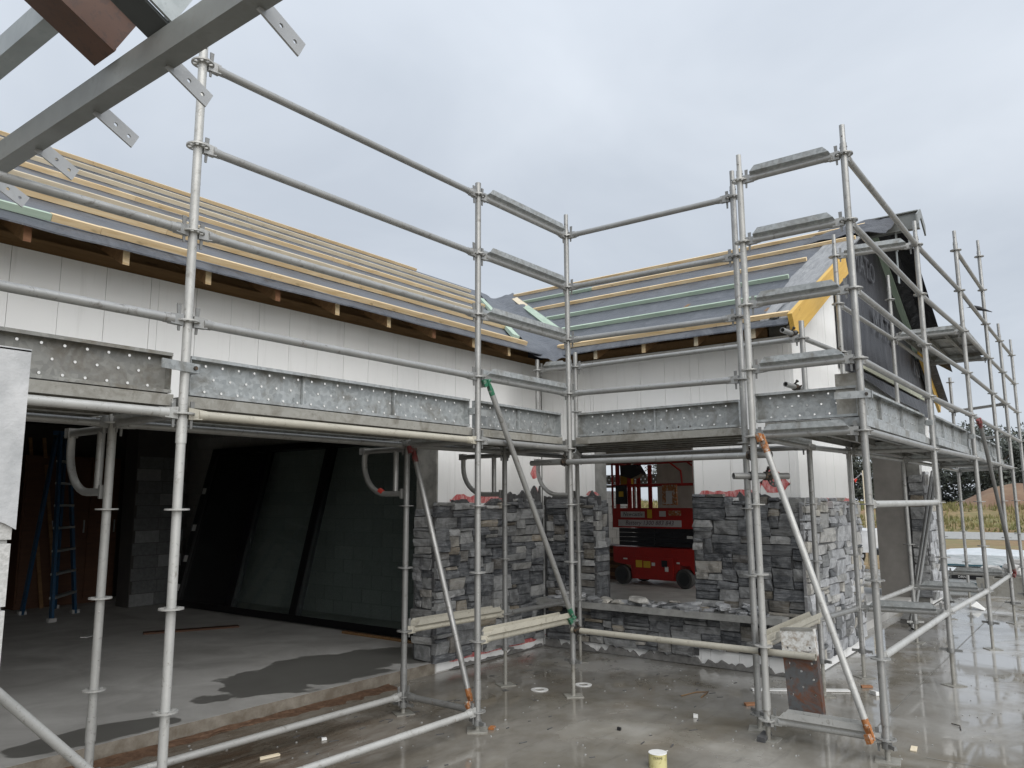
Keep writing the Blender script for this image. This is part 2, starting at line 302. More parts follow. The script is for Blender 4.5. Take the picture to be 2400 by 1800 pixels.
# ------------------------------------------------------------------ mesh helpers
class MB:
    def __init__(s): s.v = []; s.f = []; s.sm = []
    def add(s, vs, fs, smooth=False):
        b = len(s.v); s.v += [tuple(x) for x in vs]; s.f += [tuple(i+b for i in q) for q in fs]; s.sm += [smooth]*len(fs); return s
    def box(s, a, b):
        x0, y0, z0 = a; x1, y1, z1 = b
        return s.add([(x0, y0, z0), (x1, y0, z0), (x1, y1, z0), (x0, y1, z0), (x0, y0, z1), (x1, y0, z1), (x1, y1, z1), (x0, y1, z1)],
                     [(0, 3, 2, 1), (4, 5, 6, 7), (0, 1, 5, 4), (1, 2, 6, 5), (2, 3, 7, 6), (3, 0, 4, 7)])
    def hexa(s, p): return s.add(p, [(0, 3, 2, 1), (4, 5, 6, 7), (0, 1, 5, 4), (1, 2, 6, 5), (2, 3, 7, 6), (3, 0, 4, 7)])
    def tube(s, p, q, r, n=12, r2=None, hollow=False):
        p, q = Vector(p), Vector(q); d = (q-p).normalized(); r2 = r if r2 is None else r2
        a = d.orthogonal().normalized(); b = d.cross(a); vs = []
        for c, rr in ((p, r), (q, r2)):
            for i in range(n):
                t = 2*math.pi*i/n; vs.append(c+a*(rr*math.cos(t))+b*(rr*math.sin(t)))
        s.add(vs, [(i, (i+1) % n, n+(i+1) % n, n+i) for i in range(n)], True)
        if hollow:
            vi = []
            for c in (p, q):
                for i in range(n):
                    t = 2*math.pi*i/n; vi.append(c+a*(r*.84*math.cos(t))+b*(r*.84*math.sin(t)))
            s.add(vi, [((i+1) % n, i, n+i, n+(i+1) % n) for i in range(n)], True)
            for k in (0, n): s.add(vs[k:k+n]+vi[k:k+n], [(i, (i+1) % n, n+(i+1) % n, n+i) if k else ((i+1) % n, i, n+i, n+(i+1) % n) for i in range(n)])
        else:
            s.add(vs[:n], [tuple(range(n-1, -1, -1))]); s.add(vs[n:], [tuple(range(n))])
        return s
    def path(s, pts, r, n=10, cap=True):
        pts = [Vector(p) for p in pts]; rings = []; a = None
        for i, p in enumerate(pts):
            d = (pts[min(i+1, len(pts)-1)]-pts[max(i-1, 0)]).normalized()
            if a is None: a = d.orthogonal().normalized()
            a = (a-d*a.dot(d)).normalized(); b = d.cross(a); rr = r[i] if isinstance(r, (list, tuple)) else r
            rings.append([p+a*(rr*math.cos(2*math.pi*k/n))+b*(rr*math.sin(2*math.pi*k/n)) for k in range(n)])
        vs = [v for g in rings for v in g]
        s.add(vs, [(i*n+k, i*n+(k+1) % n, (i+1)*n+(k+1) % n, (i+1)*n+k) for i in range(len(pts)-1) for k in range(n)], True)
        if cap: s.add(rings[0], [tuple(range(n-1, -1, -1))]); s.add(rings[-1], [tuple(range(n))])
        return s
    def prism(s, poly, h0, h1, axis=2):
        n = len(poly)
        def P(u, v, w): return (u, v, w) if axis == 2 else ((w, u, v) if axis == 0 else (u, w, v))
        vs = [P(u, v, h0) for u, v in poly]+[P(u, v, h1) for u, v in poly]
        return s.add(vs, [tuple(range(n-1, -1, -1)), tuple(range(n, 2*n))]+[(i, (i+1) % n, n+(i+1) % n, n+i) for i in range(n)])
    def mesh(s, name):
        me = bpy.data.meshes.new(name); me.from_pydata(s.v, [], s.f); me.polygons.foreach_set('use_smooth', s.sm); me.update(); return me
def ob(name, data, mat=None, parent=None, loc=None, rot=None, mw=None):
    if isinstance(data, MB): data = data.mesh(name)
    o = bpy.data.objects.new(name, data); C.objects.link(o)
    if mat and not data.materials: data.materials.append(MATS[mat])
    if loc is not None: o.location = loc
    if rot is not None: o.rotation_euler = rot
    if mw is not None: o.matrix_world = mw
    if parent: o.parent = parent
    return o
def tag(o, label, cat, group=None):
    o['label'] = label; o['category'] = cat
    if group: o['group'] = group
    return o
def struct(o): o['kind'] = 'structure'; return o
def thing(name, label, cat, loc=(0, 0, 0), rz=0.0, group=None):
    o = bpy.data.objects.new(name, None); C.objects.link(o); o.location = loc; o.rotation_euler = (0, 0, rz); o.empty_display_size = 0.1
    return tag(o, label, cat, group)
def frame(origin, x, y=None, z=None):
    x = Vector(x).normalized()
    if z is None: y = Vector(y); z = x.cross(y).normalized(); y = z.cross(x)
    else: z = Vector(z); y = z.cross(x).normalized(); z = x.cross(y)
    o = Vector(origin)
    return Matrix(((x.x, y.x, z.x, o.x), (x.y, y.y, z.y, o.y), (x.z, y.z, z.z, o.z), (0, 0, 0, 1)))
def textmesh(body, size, depth=0.0, shear=0.0, xs=1.0):
    cu = bpy.data.curves.new('lettering', 'FONT'); cu.body = body; cu.size = size; cu.extrude = depth; cu.shear = shear; cu.resolution_u = 2; cu.align_x = 'CENTER'; cu.align_y = 'CENTER'
    t = bpy.data.objects.new('lettering', cu); C.objects.link(t)
    bpy.context.view_layer.update()
    me = bpy.data.meshes.new_from_object(t.evaluated_get(bpy.context.evaluated_depsgraph_get())); bpy.data.objects.remove(t); bpy.data.curves.remove(cu)
    for v in me.vertices: v.co.x *= xs
    return me
RND = random.Random(5)
def U(a, b): return RND.uniform(a, b)

# ------------------------------------------------------------------ ground
g = MB(); g.box((-400, -400, -0.6), (900, 900, -0.05)); struct(ob('ground', g, 'earth'))
g = MB(); g.box((-6, -7, -0.049), (20.5, 5.418, 0.0)); struct(ob('concrete_yard', g, 'wet_slab'))
g = MB(); g.box((-3, 5.422, -0.04), (7.9, 14.4, 0.105)); struct(ob('garage_floor', g, 'garage_slab'))
plain('step_concrete', (0.15, 0.125, 0.095), (0.27, 0.245, 0.205), 9)
g = MB(); g.box((-3, 5.4188, 0.0005), (5.875, 5.4212, 0.1045)); struct(ob('garage_step', g, 'step_concrete'))
g = MB(); g.box((8.0, 2.62, -0.04), (15.3, 14.4, 0.10)); struct(ob('house_floor', g, 'garage_slab'))
# control joint cut in the yard and dark line beside it
g = MB(); g.box((5.9, -1.2, 0.003), (5.905, 1.1, 0.0042)); 
g.hexa([(6.3, 1.52, .003), (19, 1.47, .003), (19, 1.475, .003), (6.3, 1.525, .003), (6.3, 1.52, .0042), (19, 1.47, .0042), (19, 1.475, .0042), (6.3, 1.525, .0042)])
struct(ob('slab_joint', g, 'jamb_concrete'))

# ================================================================== HOUSE
TP = math.tan(R_(27.7)); EZ = 3.39
def zL(y): return EZ+(y-5.05)*TP
def zR(x): return EZ+(x-7.38)*TP
RIDL, RIDR = 9.85, 11.5
house = thing('house', 'unfinished house with white upper walls, stone cladding and battened pitched roof', 'house', (7.75, 5.42, 0))
HI = Matrix.Translation((-7.75, -5.42, 0))
def hp(name, mb, mat, parent=None):
    """a part of the house, modelled in world coordinates"""
    o = ob(name, mb, mat)
    if parent is None: o.parent = house; o.matrix_parent_inverse = HI
    else: o.parent = parent; o.matrix_parent_inverse = Matrix.Identity(4); o.matrix_basis = Matrix.Identity(4)
    return o
# --- left wing wall (faces -Y): concrete core, white panels proud of it
core = MB(); core.box((-3, 5.46, 2.42), (7.75, 5.70, 3.31)); core.box((6.04, 5.46, 0.0), (7.75, 5.70, 2.42)); core.box((5.88, 5.425, 0.106), (6.04, 5.70, 2.42))
core.box((-3, 5.46, 0.106), (-0.6, 5.7, 2.42))
w1 = hp('long_wall', core, 'jamb_concrete')
def panels(parent, a0, a1, z0f, z1, axis, face, thick, widths, skip=None):
    a = a0
    i = 0
    while a < a1-0.02:
        w = min(widths[i % len(widths)], a1-a); i += 1
        for (zz0, zz1) in z0f(a, a+w):
            b = MB(); e = 0.0016; off = U(-0.0012, 0.0012)
            if axis == 'x': b.box((a+e, face+off, zz0), (a+w-e, face+thick, zz1 if not callable(z1) else z1(a+w/2)))
            else: b.box((face+off, a+e, zz0), (face+thick, a+w-e, zz1))
            hp('wall_panel', b, 'white_panel', parent)
        a += w
wd = [0.30, 0.30, 0.32, 0.06, 0.30, 0.30, 0.26, 0.30, 0.30]
panels(w1, -3, 7.748, lambda a, b: [(2.43, 3.30)] if b < 6.06 else [(0.012, 3.30)], 0, 'x', 5.42, 0.038, wd)
# --- right wing wall facing -X, with window opening
core = MB(); core.box((7.79, 2.42, 2.5), (8.0, 5.46, 3.31)); core.box((7.79, 2.42, 0.0), (8.0, 3.46, 2.5)); core.box((7.79, 4.68, 0.0), (8.0, 5.46, 2.5)); core.box((7.79, 3.46, 0), (8.0, 4.68, 0.56))
w2 = hp('window_wall', core, 'jamb_concrete')
def z2(a, b):
    if b <= 3.50 or a >= 4.50: return [(0.012, 3.30)]
    return [(0.012, 0.55), (2.5, 3.30)]
ys = [2.40, 2.46, 2.76, 3.06, 3.36, 3.462, 3.76, 4.06, 4.36, 4.68, 4.72, 4.80, 5.10, 5.4185]
for y0, y1 in zip(ys[:-1], ys[1:]):
    for zz0, zz1 in ([(0.012, 3.30)] if (y1 <= 3.47 or y0 >= 4.67) else [(0.012, 0.55), (2.5, 3.30)]):
        b = MB(); off = U(-.0012, .0012); b.box((7.75+off, y0+.0016, zz0), (7.788, y1-.0016, zz1)); hp('wall_panel', b, 'white_panel', w2)
# --- gable wall facing -Y
def gtop(x): return zR(x)-0.19 if x < RIDR else zR(2*RIDR-x)-0.19
core = MB()
def gpoly(x0, x1, zb):
    xs = [x0]+([RIDR] if x0 < RIDR < x1 else [])+[x1]
    return [(x0, zb)]+[(x1, zb)]+[(x, gtop(x)) for x in reversed(xs)]
core.prism(gpoly(7.79, 15.25, 2.75), 2.41, 2.60, axis=1)
core.box((7.79, 2.41, 0.0), (9.80, 2.60, 2.75)); core.box((14.2, 2.41, 0.0), (15.25, 2.60, 2.75))
w3 = hp('gable_wall', core, 'jamb_concrete')
x = 7.752
for w in (0.045, 0.30, 0.30, 0.30, 0.30, 0.30, 0.30, 0.20):
    b = MB(); b.prism([(x+.0016, 0.012), (x+w-.0016, 0.012), (x+w-.0016, gtop(x+w)), (x+.0016, gtop(x))], 2.37+U(-.001, .001), 2.408, axis=1); hp('wall_panel', b, 'white_panel', w3); x += w
for i in range(17):
    x0 = 9.80+i*.3145; x1 = min(x0+.313, 15.25); zb = 2.75 if x0 < 14.15 else 0.012
    if x0 > 15.2: break
    b = MB(); b.prism([(x0+.0016, zb), (x1-.0016, zb), (x1-.0016, gtop(x1)), (x0+.0016, gtop(x0))], 2.37, 2.408, axis=1); hp('wall_panel', b, 'white_panel', w3)
# hidden remaining walls (keep the inside dark); unseen rear gap added to let light in
b = MB(); b.box((-3, 14.2, 0.1), (9.2, 14.4, 2.45)); b.box((14.2, 14.2, 0.1), (15.25, 14.4, 2.45)); b.box((-3, 14.2, 2.45), (15.25, 14.4, 3.4)); b.box((-3.0, 5.72, 0.106), (-2.8, 14.18, 3.35)); hp('rear_wall', b, 'mortar_block')
b = MB(); b.box((15.0, 2.62, 0.1), (15.25, 3.28, 2.45)); b.box((15.0, 4.55, 0.1), (15.25, 7.5, 2.45)); b.box((15.0, 2.62, 2.45), (15.25, 7.5, 3.4)); b.box((15.0, 7.5, 2.45), (15.25, 14.18, 3.4)); b.box((15.0, 10.4, .1), (15.25, 14.18, 2.45)); hp('far_wall', b, 'beige_lining')
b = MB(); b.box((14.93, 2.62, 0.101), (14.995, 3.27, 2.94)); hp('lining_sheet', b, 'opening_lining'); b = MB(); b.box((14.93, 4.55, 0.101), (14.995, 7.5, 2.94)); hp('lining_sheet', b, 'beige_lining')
b = MB(); b.box((8.02, 2.61, 2.95), (14.92, 14.1, 2.98)); hp('ceiling_sheet', b, 'ceiling_board'); b = MB(); b.box((-2.7, 5.72, 2.95), (7.5, 14.1, 2.98)); hp('ceiling_sheet', b, 'sheet_dark')  # unseen ceilings: pale one set to bounce light, dark one to dim the garage
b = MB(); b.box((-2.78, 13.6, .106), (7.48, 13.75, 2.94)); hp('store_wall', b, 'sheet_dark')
# timber plate on top of walls / blocking between rafters (seen below the eaves)
b = MB(); b.box((-3, 5.47, 3.315), (7.7, 5.56, 3.40)); b.box((-3, 5.58, 3.40), (7.7, 5.62, 3.62)); hp('wall_plate', b, 'pine_mid')
b = MB(); b.box((7.80, 2.62, 3.315), (7.89, 5.5, 3.40)); b.box((7.91, 2.62, 3.40), (7.95, 5.5, 3.62)); hp('wall_plate', b, 'pine_mid')
# --- roofs: underlay sheets, wrinkled
def sheet(us, vs, fn, thick=0.012):
    b = MB(); nu, nv = len(us), len(vs); top = [fn(u, v) for v in vs for u in us]
    bot = [(p[0], p[1], p[2]-thick) for p in top]
    F = [(j*nu+i, j*nu+i+1, (j+1)*nu+i+1, (j+1)*nu+i) for j in range(nv-1) for i in range(nu-1)]
    b.add(top, F, True); b.add(bot, [q[::-1] for q in F], True)
    per = [i for i in range(nu)]+[j*nu+nu-1 for j in range(1, nv)]+[(nv-1)*nu+i for i in range(nu-2, -1, -1)]+[j*nu for j in range(nv-2, 0, -1)]
    n = len(per); b.add([top[i] for i in per]+[bot[i] for i in per], [(i, n+i, n+(i+1) % n, (i+1) % n) for i in range(n)])
    return b
def lin(a, b, n): return [a+(b-a)*i/(n-1) for i in range(n)]
def wr(x, y, s=1.0, a=0.012): return a*mnoise.noise(Vector((x*s, y*s, 3.1)))
def rl(t, y):
    xe = 7.36+(y-5.03); xe = min(xe, 12.0); x = -3+(xe+3)*t
    sag = -0.014*abs(math.sin((y-5.05)/0.79*math.pi)) if y > 5.05 else -0.038*max(0, (5.04-y)/0.06)
    return (x, y, zL(y)+sag+wr(x*2.2, y*5, 1, .012))
roofL = hp('left_roof', sheet(lin(0, 1, 70), [4.985, 5.01]+lin(5.035, RIDL, 42), rl), 'underlay')
def rr(x, t):
    y1 = 5.03+(x-7.36); y1 = min(y1, 9.3); y = 2.26+(y1-2.26)*t
    sag = -0.014*abs(math.sin((x-7.4)/0.76*math.pi)) if x > 7.4 else -0.038*max(0, (7.365-x)/0.06)
    return (x, y, zR(x)+sag+wr(x*5, y*2.2, 1, .012))
roofR = hp('right_roof', sheet([7.315, 7.34]+lin(7.365, RIDR, 38), lin(0, 1, 40), rr), 'underlay')
b = MB(); b.hexa([(-3, RIDL, zL(RIDL)-.012), (12, RIDL, zL(RIDL)-.012), (12, 14.7, EZ-.012), (-3, 14.7, EZ-.012), (-3, RIDL, zL(RIDL)), (12, RIDL, zL(RIDL)), (12, 14.7, EZ), (-3, 14.7, EZ)]); hp('rear_roof', b, 'underlay')
b = MB(); xf = 2*RIDR-7.36; b.hexa([(RIDR, 2.10, zR(RIDR)-.02), (xf, 2.10, EZ-.02), (xf, 14, EZ-.02), (RIDR, 14, zR(RIDR)-.02), (RIDR, 2.10, zR(RIDR)-.006), (xf, 2.10, EZ-.006), (xf, 14, EZ-.006), (RIDR, 14, zR(RIDR)-.006)]); hp('far_roof', b, 'membrane_black')
# battens: one box mesh along local x
def batten(p, q, w, h, nrm, mat, parent, name='batten'):
    p, q = Vector(p), Vector(q); L = (q-p).length; b = MB(); b.box((0, -w/2, 0), (L, w/2, h))
    o = ob(name, b, mat); M = frame(p, q-p, z=nrm); o.parent = parent
    o.matrix_world = HI.inverted() @ Matrix.Identity(4) @ M if False else M
    o.matrix_parent_inverse = Matrix.Identity(4); o.matrix_basis = M
    return o
nL = Vector((0, -TP, 1)).normalized(); nR = Vector((-TP, 0, 1)).normalized()
def seg_line(a0, a1, cuts): 
    c = [a0]+[x for x in cuts if a0 < x < a1]+[a1]; return list(zip(c[:-1], c[1:]))
rl_m = ['pine', 'pine', 'pine_pale', 'pine', 'pine_pale', 'pine_pale', 'pine']
for k in range(7):
    y = 5.055+0.79*k if k else 5.075
    xe = 6.78+(y-5.05)*0.97 if k else 6.95
    if k == 6: xe = 10.0
    cuts = [[-.4, 1.95, 2.25, 3.55, 4.35, 4.62, 5.25], [0.3, 3.1, 4.9], [.9, 4.0], [1.4, 3.6, 6.1], [0.2, 5.2], [2.6, 5.9], [1.2, 4.2, 7.4]][k]
    for j, (a0, a1) in enumerate(seg_line(-3, xe, cuts)):
        mat = 'pine_green' if (k == 0 and a1 < 2.0) else rl_m[k]
        z = zL(y)+0.006
        batten((a0+.0015, y, z+U(-.002, .002)), (a1-.0015, y, z+U(-.002, .002)), 0.048, 0.046, nL, mat, roofL)
rr_m = ['pine', 'pine_green', 'pine_green', 'pine', 'pine_green', 'pine']
for k in range(6):
    x = 7.43+0.765*k
    ye = 5.03+(x-7.36)-(0.47 if k else 0.16); ys_ = 2.32 if k in (0,) else (2.72-0.0*k)
    if k == 0: ys_ = 2.27
    if k >= 4: ys_ = 2.3
    cuts = [[3.0], [4.4], [3.6], [4.9], [6.3], [3.9, 6.2]][k]
    for (a0, a1) in seg_line(ys_, ye, cuts):
        mt = 'pine' if (k == 4 and a0 < 6) else rr_m[k]
        batten((x, a0+.0015, zR(x)+.006), (x, a1-.0015, zR(x)+.006), 0.048, 0.046, nR, mt, roofR)
# valley boards either side of the valley
def vpt(s, side):   # s along the valley in plan, side offset
    x = 7.36+s/math.sqrt(2); y = 5.03+s/math.sqrt(2)
    if side == 'R': x += .20; y -= .20; z = zR(x)
    else: x -= .28; y += .28; z = zL(y)
    return Vector((x, y, z+.008))
for a, c, mt in ((0.10, 3.5, 'pine_green'), (3.505, 4.75, 'pine_pale')): batten(vpt(a, 'R'), vpt(c, 'R'), 0.10, 0.042, nR, mt, roofR, 'valley_board')
for a, c, mt in ((0.02, 1.2, 'pine_green'), (1.6, 4.2, 'pine_green')): batten(vpt(a, 'L'), vpt(c, 'L'), 0.09, 0.042, nL, mt, roofL, 'valley_board')
# valley membrane: loose creased sheet
vb = []
ss = lin(-0.22, 5.6, 60); tt = lin(-0.30, 0.36, 17)
def vm(s, t):
    x = 7.36+(s+0.0)/math.sqrt(2)+t/math.sqrt(2); y = 5.03+s/math.sqrt(2)-t/math.sqrt(2)
    z = max(zR(x), zL(y)) if False else (zR(x) if t > 0 else zL(y))
    z = max(z, zR(x) if t > 0 else zL(y))
    z += 0.016+0.06*abs(mnoise.noise(Vector((s*1.5, t*7, 1.7))))+0.03*math.exp(-(t+0.04)**2/0.0012)*(0.5+0.5*mnoise.noise(Vector((s*2.5, 0, 0))))
    if s < 0: z -= 0.3*(-s)+0.5*s*s
    return (x, y, z)
hp('valley_membrane', sheet(ss, tt, vm, .006), 'underlay')
# rafters with tails
for k in range(-4, 9):
    x = 1.83+0.6*k; L = 1.6 if k < 8 else .9
    b = MB(); b.prism([(0, -.16), (L, L*TP-.16), (L, L*TP-.016), (0, -.016)], -.0225, .0225, axis=0)
    o = ob('rafter', b, 'pine_dark', house); M = Matrix.Translation((x, 5.06, zL(5.06))); o.matrix_parent_inverse = HI; o.matrix_basis = M; b = MB(); b.box((-.0222, -.003, -.158), (.0222, -.0005, -.05)); ob('cut_end', b, 'pine' if k % 3 else 'pine_red', o)
for k in range(5):
    y = 2.62+0.6*k
    b = MB(); b.prism([(0, -.16), (1.6, 1.6*TP-.16), (1.6, 1.6*TP-.016), (0, -.016)], -.0225, .0225, axis=1)
    o = ob('rafter', b, 'pine_dark', house); M = Matrix.Translation((7.39, y, zR(7.39))); o.matrix_parent_inverse = HI; o.matrix_basis = M; b = MB(); b.box((-.003, -.0222, -.158), (-.0005, .0222, -.05)); ob('cut_end', b, 'pine_pale' if k != 2 else 'pine', o)
# barge board (yellow laminated timber) at near gable slope + end, far barge
b = MB(); xe = 9.5; L = (xe-7.33)/math.cos(R_(27.7)); b.box((0, -.0225, -.19), (L, .0225, .052))
o = ob('barge_board', b, 'lvl', house); M = frame((7.33, 2.235, zR(7.33)+.0), (1, 0, TP), z=nR); o.matrix_parent_inverse = HI; o.matrix_basis = M
b = MB(); b.box((0, -.0225, -.19), (1.75, .0225, .03)); o = ob('barge_board', b, 'lvl', house); M = frame((xf+.05, 2.25, EZ-.03), (-1, 0, TP), (0, -1, 0)); o.matrix_parent_inverse = HI; o.matrix_basis = M
# grey flashing strip beside the barge
hp('verge_flashing', sheet(lin(7.37, 11.3, 40), lin(2.262, 2.70, 8), lambda x, y: (x, y-(0.0 if x > 9.3 else 0)-0.16*min(1, max(0, (9.0-x)/1.6))*(1 if y > 2.5 else 0), zR(x)+.012+wr(x*7, y*4, 1, .014))), 'flashing_grey', roofR)
# steel ridge beam projecting past the gable
b = MB(); b.box((RIDR-.05, 1.70, 5.33), (RIDR+.05, 2.36, 5.345)); b.box((RIDR-.05, 1.70, 5.57), (RIDR+.05, 2.36, 5.585)); b.box((RIDR-.006, 1.70, 5.345), (RIDR+.006, 2.36, 5.57)); rb = hp('ridge_beam', b, 'steel_primer')
for sgn in (-1, 1):
    b = MB(); x0 = RIDR; b.hexa([(x0, 1.672, 5.60), (x0+sgn*.30, 1.672, 5.44), (x0+sgn*.30, 1.672, 5.30), (x0, 1.672, 5.48), (x0, 1.692, 5.60), (x0+sgn*.30, 1.692, 5.44), (x0+sgn*.30, 1.692, 5.30), (x0, 1.692, 5.48)]); hp('end_plate', b, 'steel_primer', rb)
b = MB(); b.box((RIDR-.01, 2.00, 5.08), (RIDR+.08, 2.012, 5.33)); b.box((RIDR+.02, 2.013, 4.62), (RIDR+.09, 2.025, 5.10)); hp('hanger_plate', b, 'steel_galv', rb)
# membrane lump over the ridge
def lump(x, y):
    d = abs(x-RIDR); return (x, y, zR(RIDR)-d*TP*0.98+0.045+0.05*mnoise.noise(Vector((x*3, y*5, .4)))-0.10*max(0, (2.2-y)/.3)**2)
hp('ridge_membrane', sheet(lin(RIDR-.9, RIDR+.9, 26), lin(1.96, 3.0, 16), lump, .01), 'membrane_black')
# black wrap over the gable face
def wrap(x, t):
    zt = gtop(x)+.12; zb = 3.20+0.035*mnoise.noise(Vector((x*1.3, 0, 0)))-0.10*max(0, (x-13.8))
    z = zb+(zt-zb)*t
    y = 2.345+0.020*mnoise.noise(Vector((x*1.7, z*.5, 2.2)))-0.05*max(0, (0.25-t))*4*max(0, min(1, (x-10)/2))
    return (x, min(y, 2.362), z)
def sheetv(us, vs, fn, thick=0.006):
    b = MB(); nu, nv = len(us), len(vs); top = [fn(u, v) for v in vs for u in us]; bot = [(p[0], p[1]+thick, p[2]) for p in top]
    F = [(j*nu+i, j*nu+i+1, (j+1)*nu+i+1, (j+1)*nu+i) for j in range(nv-1) for i in range(nu-1)]
    b.add(top, F, True); b.add(bot, [q[::-1] for q in F], True)
    per = [i for i in range(nu)]+[j*nu+nu-1 for j in range(1, nv)]+[(nv-1)*nu+i for i in range(nu-2, -1, -1)]+[j*nu for j in range(nv-2, 0, -1)]
    n = len(per); b.add([top[i] for i in per]+[bot[i] for i in per], [(i, n+i, n+(i+1) % n, (i+1) % n) for i in range(n)]); return b
gw = hp('gable_wrap', sheetv(lin(9.45, 15.05, 60), lin(0, 1, 24), wrap), 'membrane_black')
for body, px, pz, sz in (('MATO', 11.9, 4.05, .52), ('MATO', 10.9, 4.75, .42), ('NS', 14.1, 3.78, .40)):
    me = textmesh(body, sz); o = ob('print', me, 'membrane_print'); o.parent = gw; o.matrix_basis = Matrix.Translation((px, 2.305, pz)) @ Matrix.Rotation(R_(90), 4, 'X')
b = MB(); b.box((9.9, 2.262, 3.275), (14.3, 2.282, 3.42)); pb = hp('pale_board', b, 'pale_board')
# lower flap of the wrap hanging below the board
def flap(x, t):
    z0 = 3.24-0.0*(x-9.5); zb = z0-0.10-0.10*math.sin(min(1, max(0, (x-9.9)/2.6))*math.pi/2)-0.06*(x > 13.5)
    z = zb+(z0-zb)*t; return (x, 2.275-0.05*(1-t)+.012*mnoise.noise(Vector((x*2, z, 1))), z)
hp('wrap_flap', sheetv(lin(9.95, 14.9, 50), lin(0, 1, 6), flap), 'membrane_black', gw)
batten((RIDR+.12, 2.30, zR(RIDR)-.20), (14.3, 2.30, zR(2*RIDR-14.3)-.10), .09, .03, Vector((TP, 0, 1)).normalized(), 'pine_green', gw, 'wrap_batten')
# black overhang sheet along the far slope
def fo(x, y): return (x, y, zR(2*RIDR-x)+.02-0.20*max(0, (2.12-y)/.3)-.02*abs(mnoise.noise(Vector((x*3, y*3, 5)))))
hp('verge_membrane', sheet(lin(RIDR+.1, 14.6, 36), lin(1.86, 2.30, 8), fo, .01), 'membrane_black')
# red paint marks on the white panels: irregular thin sheets, 2 mm proud
def blot(name, axis, face, u0, u1, z0, z1, seed, n=22):
    r = random.Random(seed); us = lin(u0, u1, n); b = MB(); T = []; B = []
    for i, u in enumerate(us):
        e = min(1, min(i, n-1-i)/2.0)
        T.append((u, z1-(z1-z0)*(0.22+.30*mnoise.noise(Vector((u*9, seed*3.1, 0)))+.05*r.random()+.40*(1-e)))); B.append((u, z0+(z1-z0)*(0.12+.12*mnoise.noise(Vector((u*7, seed*1.7, 5)))+.3*(1-e))))
    for i in range(n-1):
        q = [B[i], B[i+1], T[i+1], T[i]]
        b.add([((u, face, z) if axis == 'x' else (face, u, z)) for u, z in q], [(0, 1, 2, 3)])
    par = w1 if axis == 'x' and face > 4 else (w2 if axis == 'y' else w3)
    hp(name, b, 'red_mark', par)
blot('paint_mark', 'x', 5.4175, 6.08, 7.22, 1.64, 1.765, 1); blot('paint_mark', 'x', 5.4175, 7.50, 7.69, 1.92, 2.13, 2, 8); blot('paint_mark', 'x', 5.4175, 7.52, 7.66, 1.70, 1.88, 3, 8)
blot('paint_mark', 'x', 5.4175, 6.0, 7.66, 0.06, 0.17, 4, 30)
blot('paint_mark', 'y', 7.7475, 4.62, 4.80, 1.70, 1.80, 5, 8); blot('paint_mark', 'y', 7.7475, 2.75, 3.45, 1.66, 1.80, 6); blot('paint_mark', 'y', 7.7475, 2.46, 2.76, 1.70, 2.03, 7, 10); blot('paint_mark', 'y', 7.7475, 4.9, 5.4, 0.08, 0.19, 8, 10)
blot('paint_mark', 'x', 2.3675, 8.3, 9.7, 1.60, 1.71, 9)
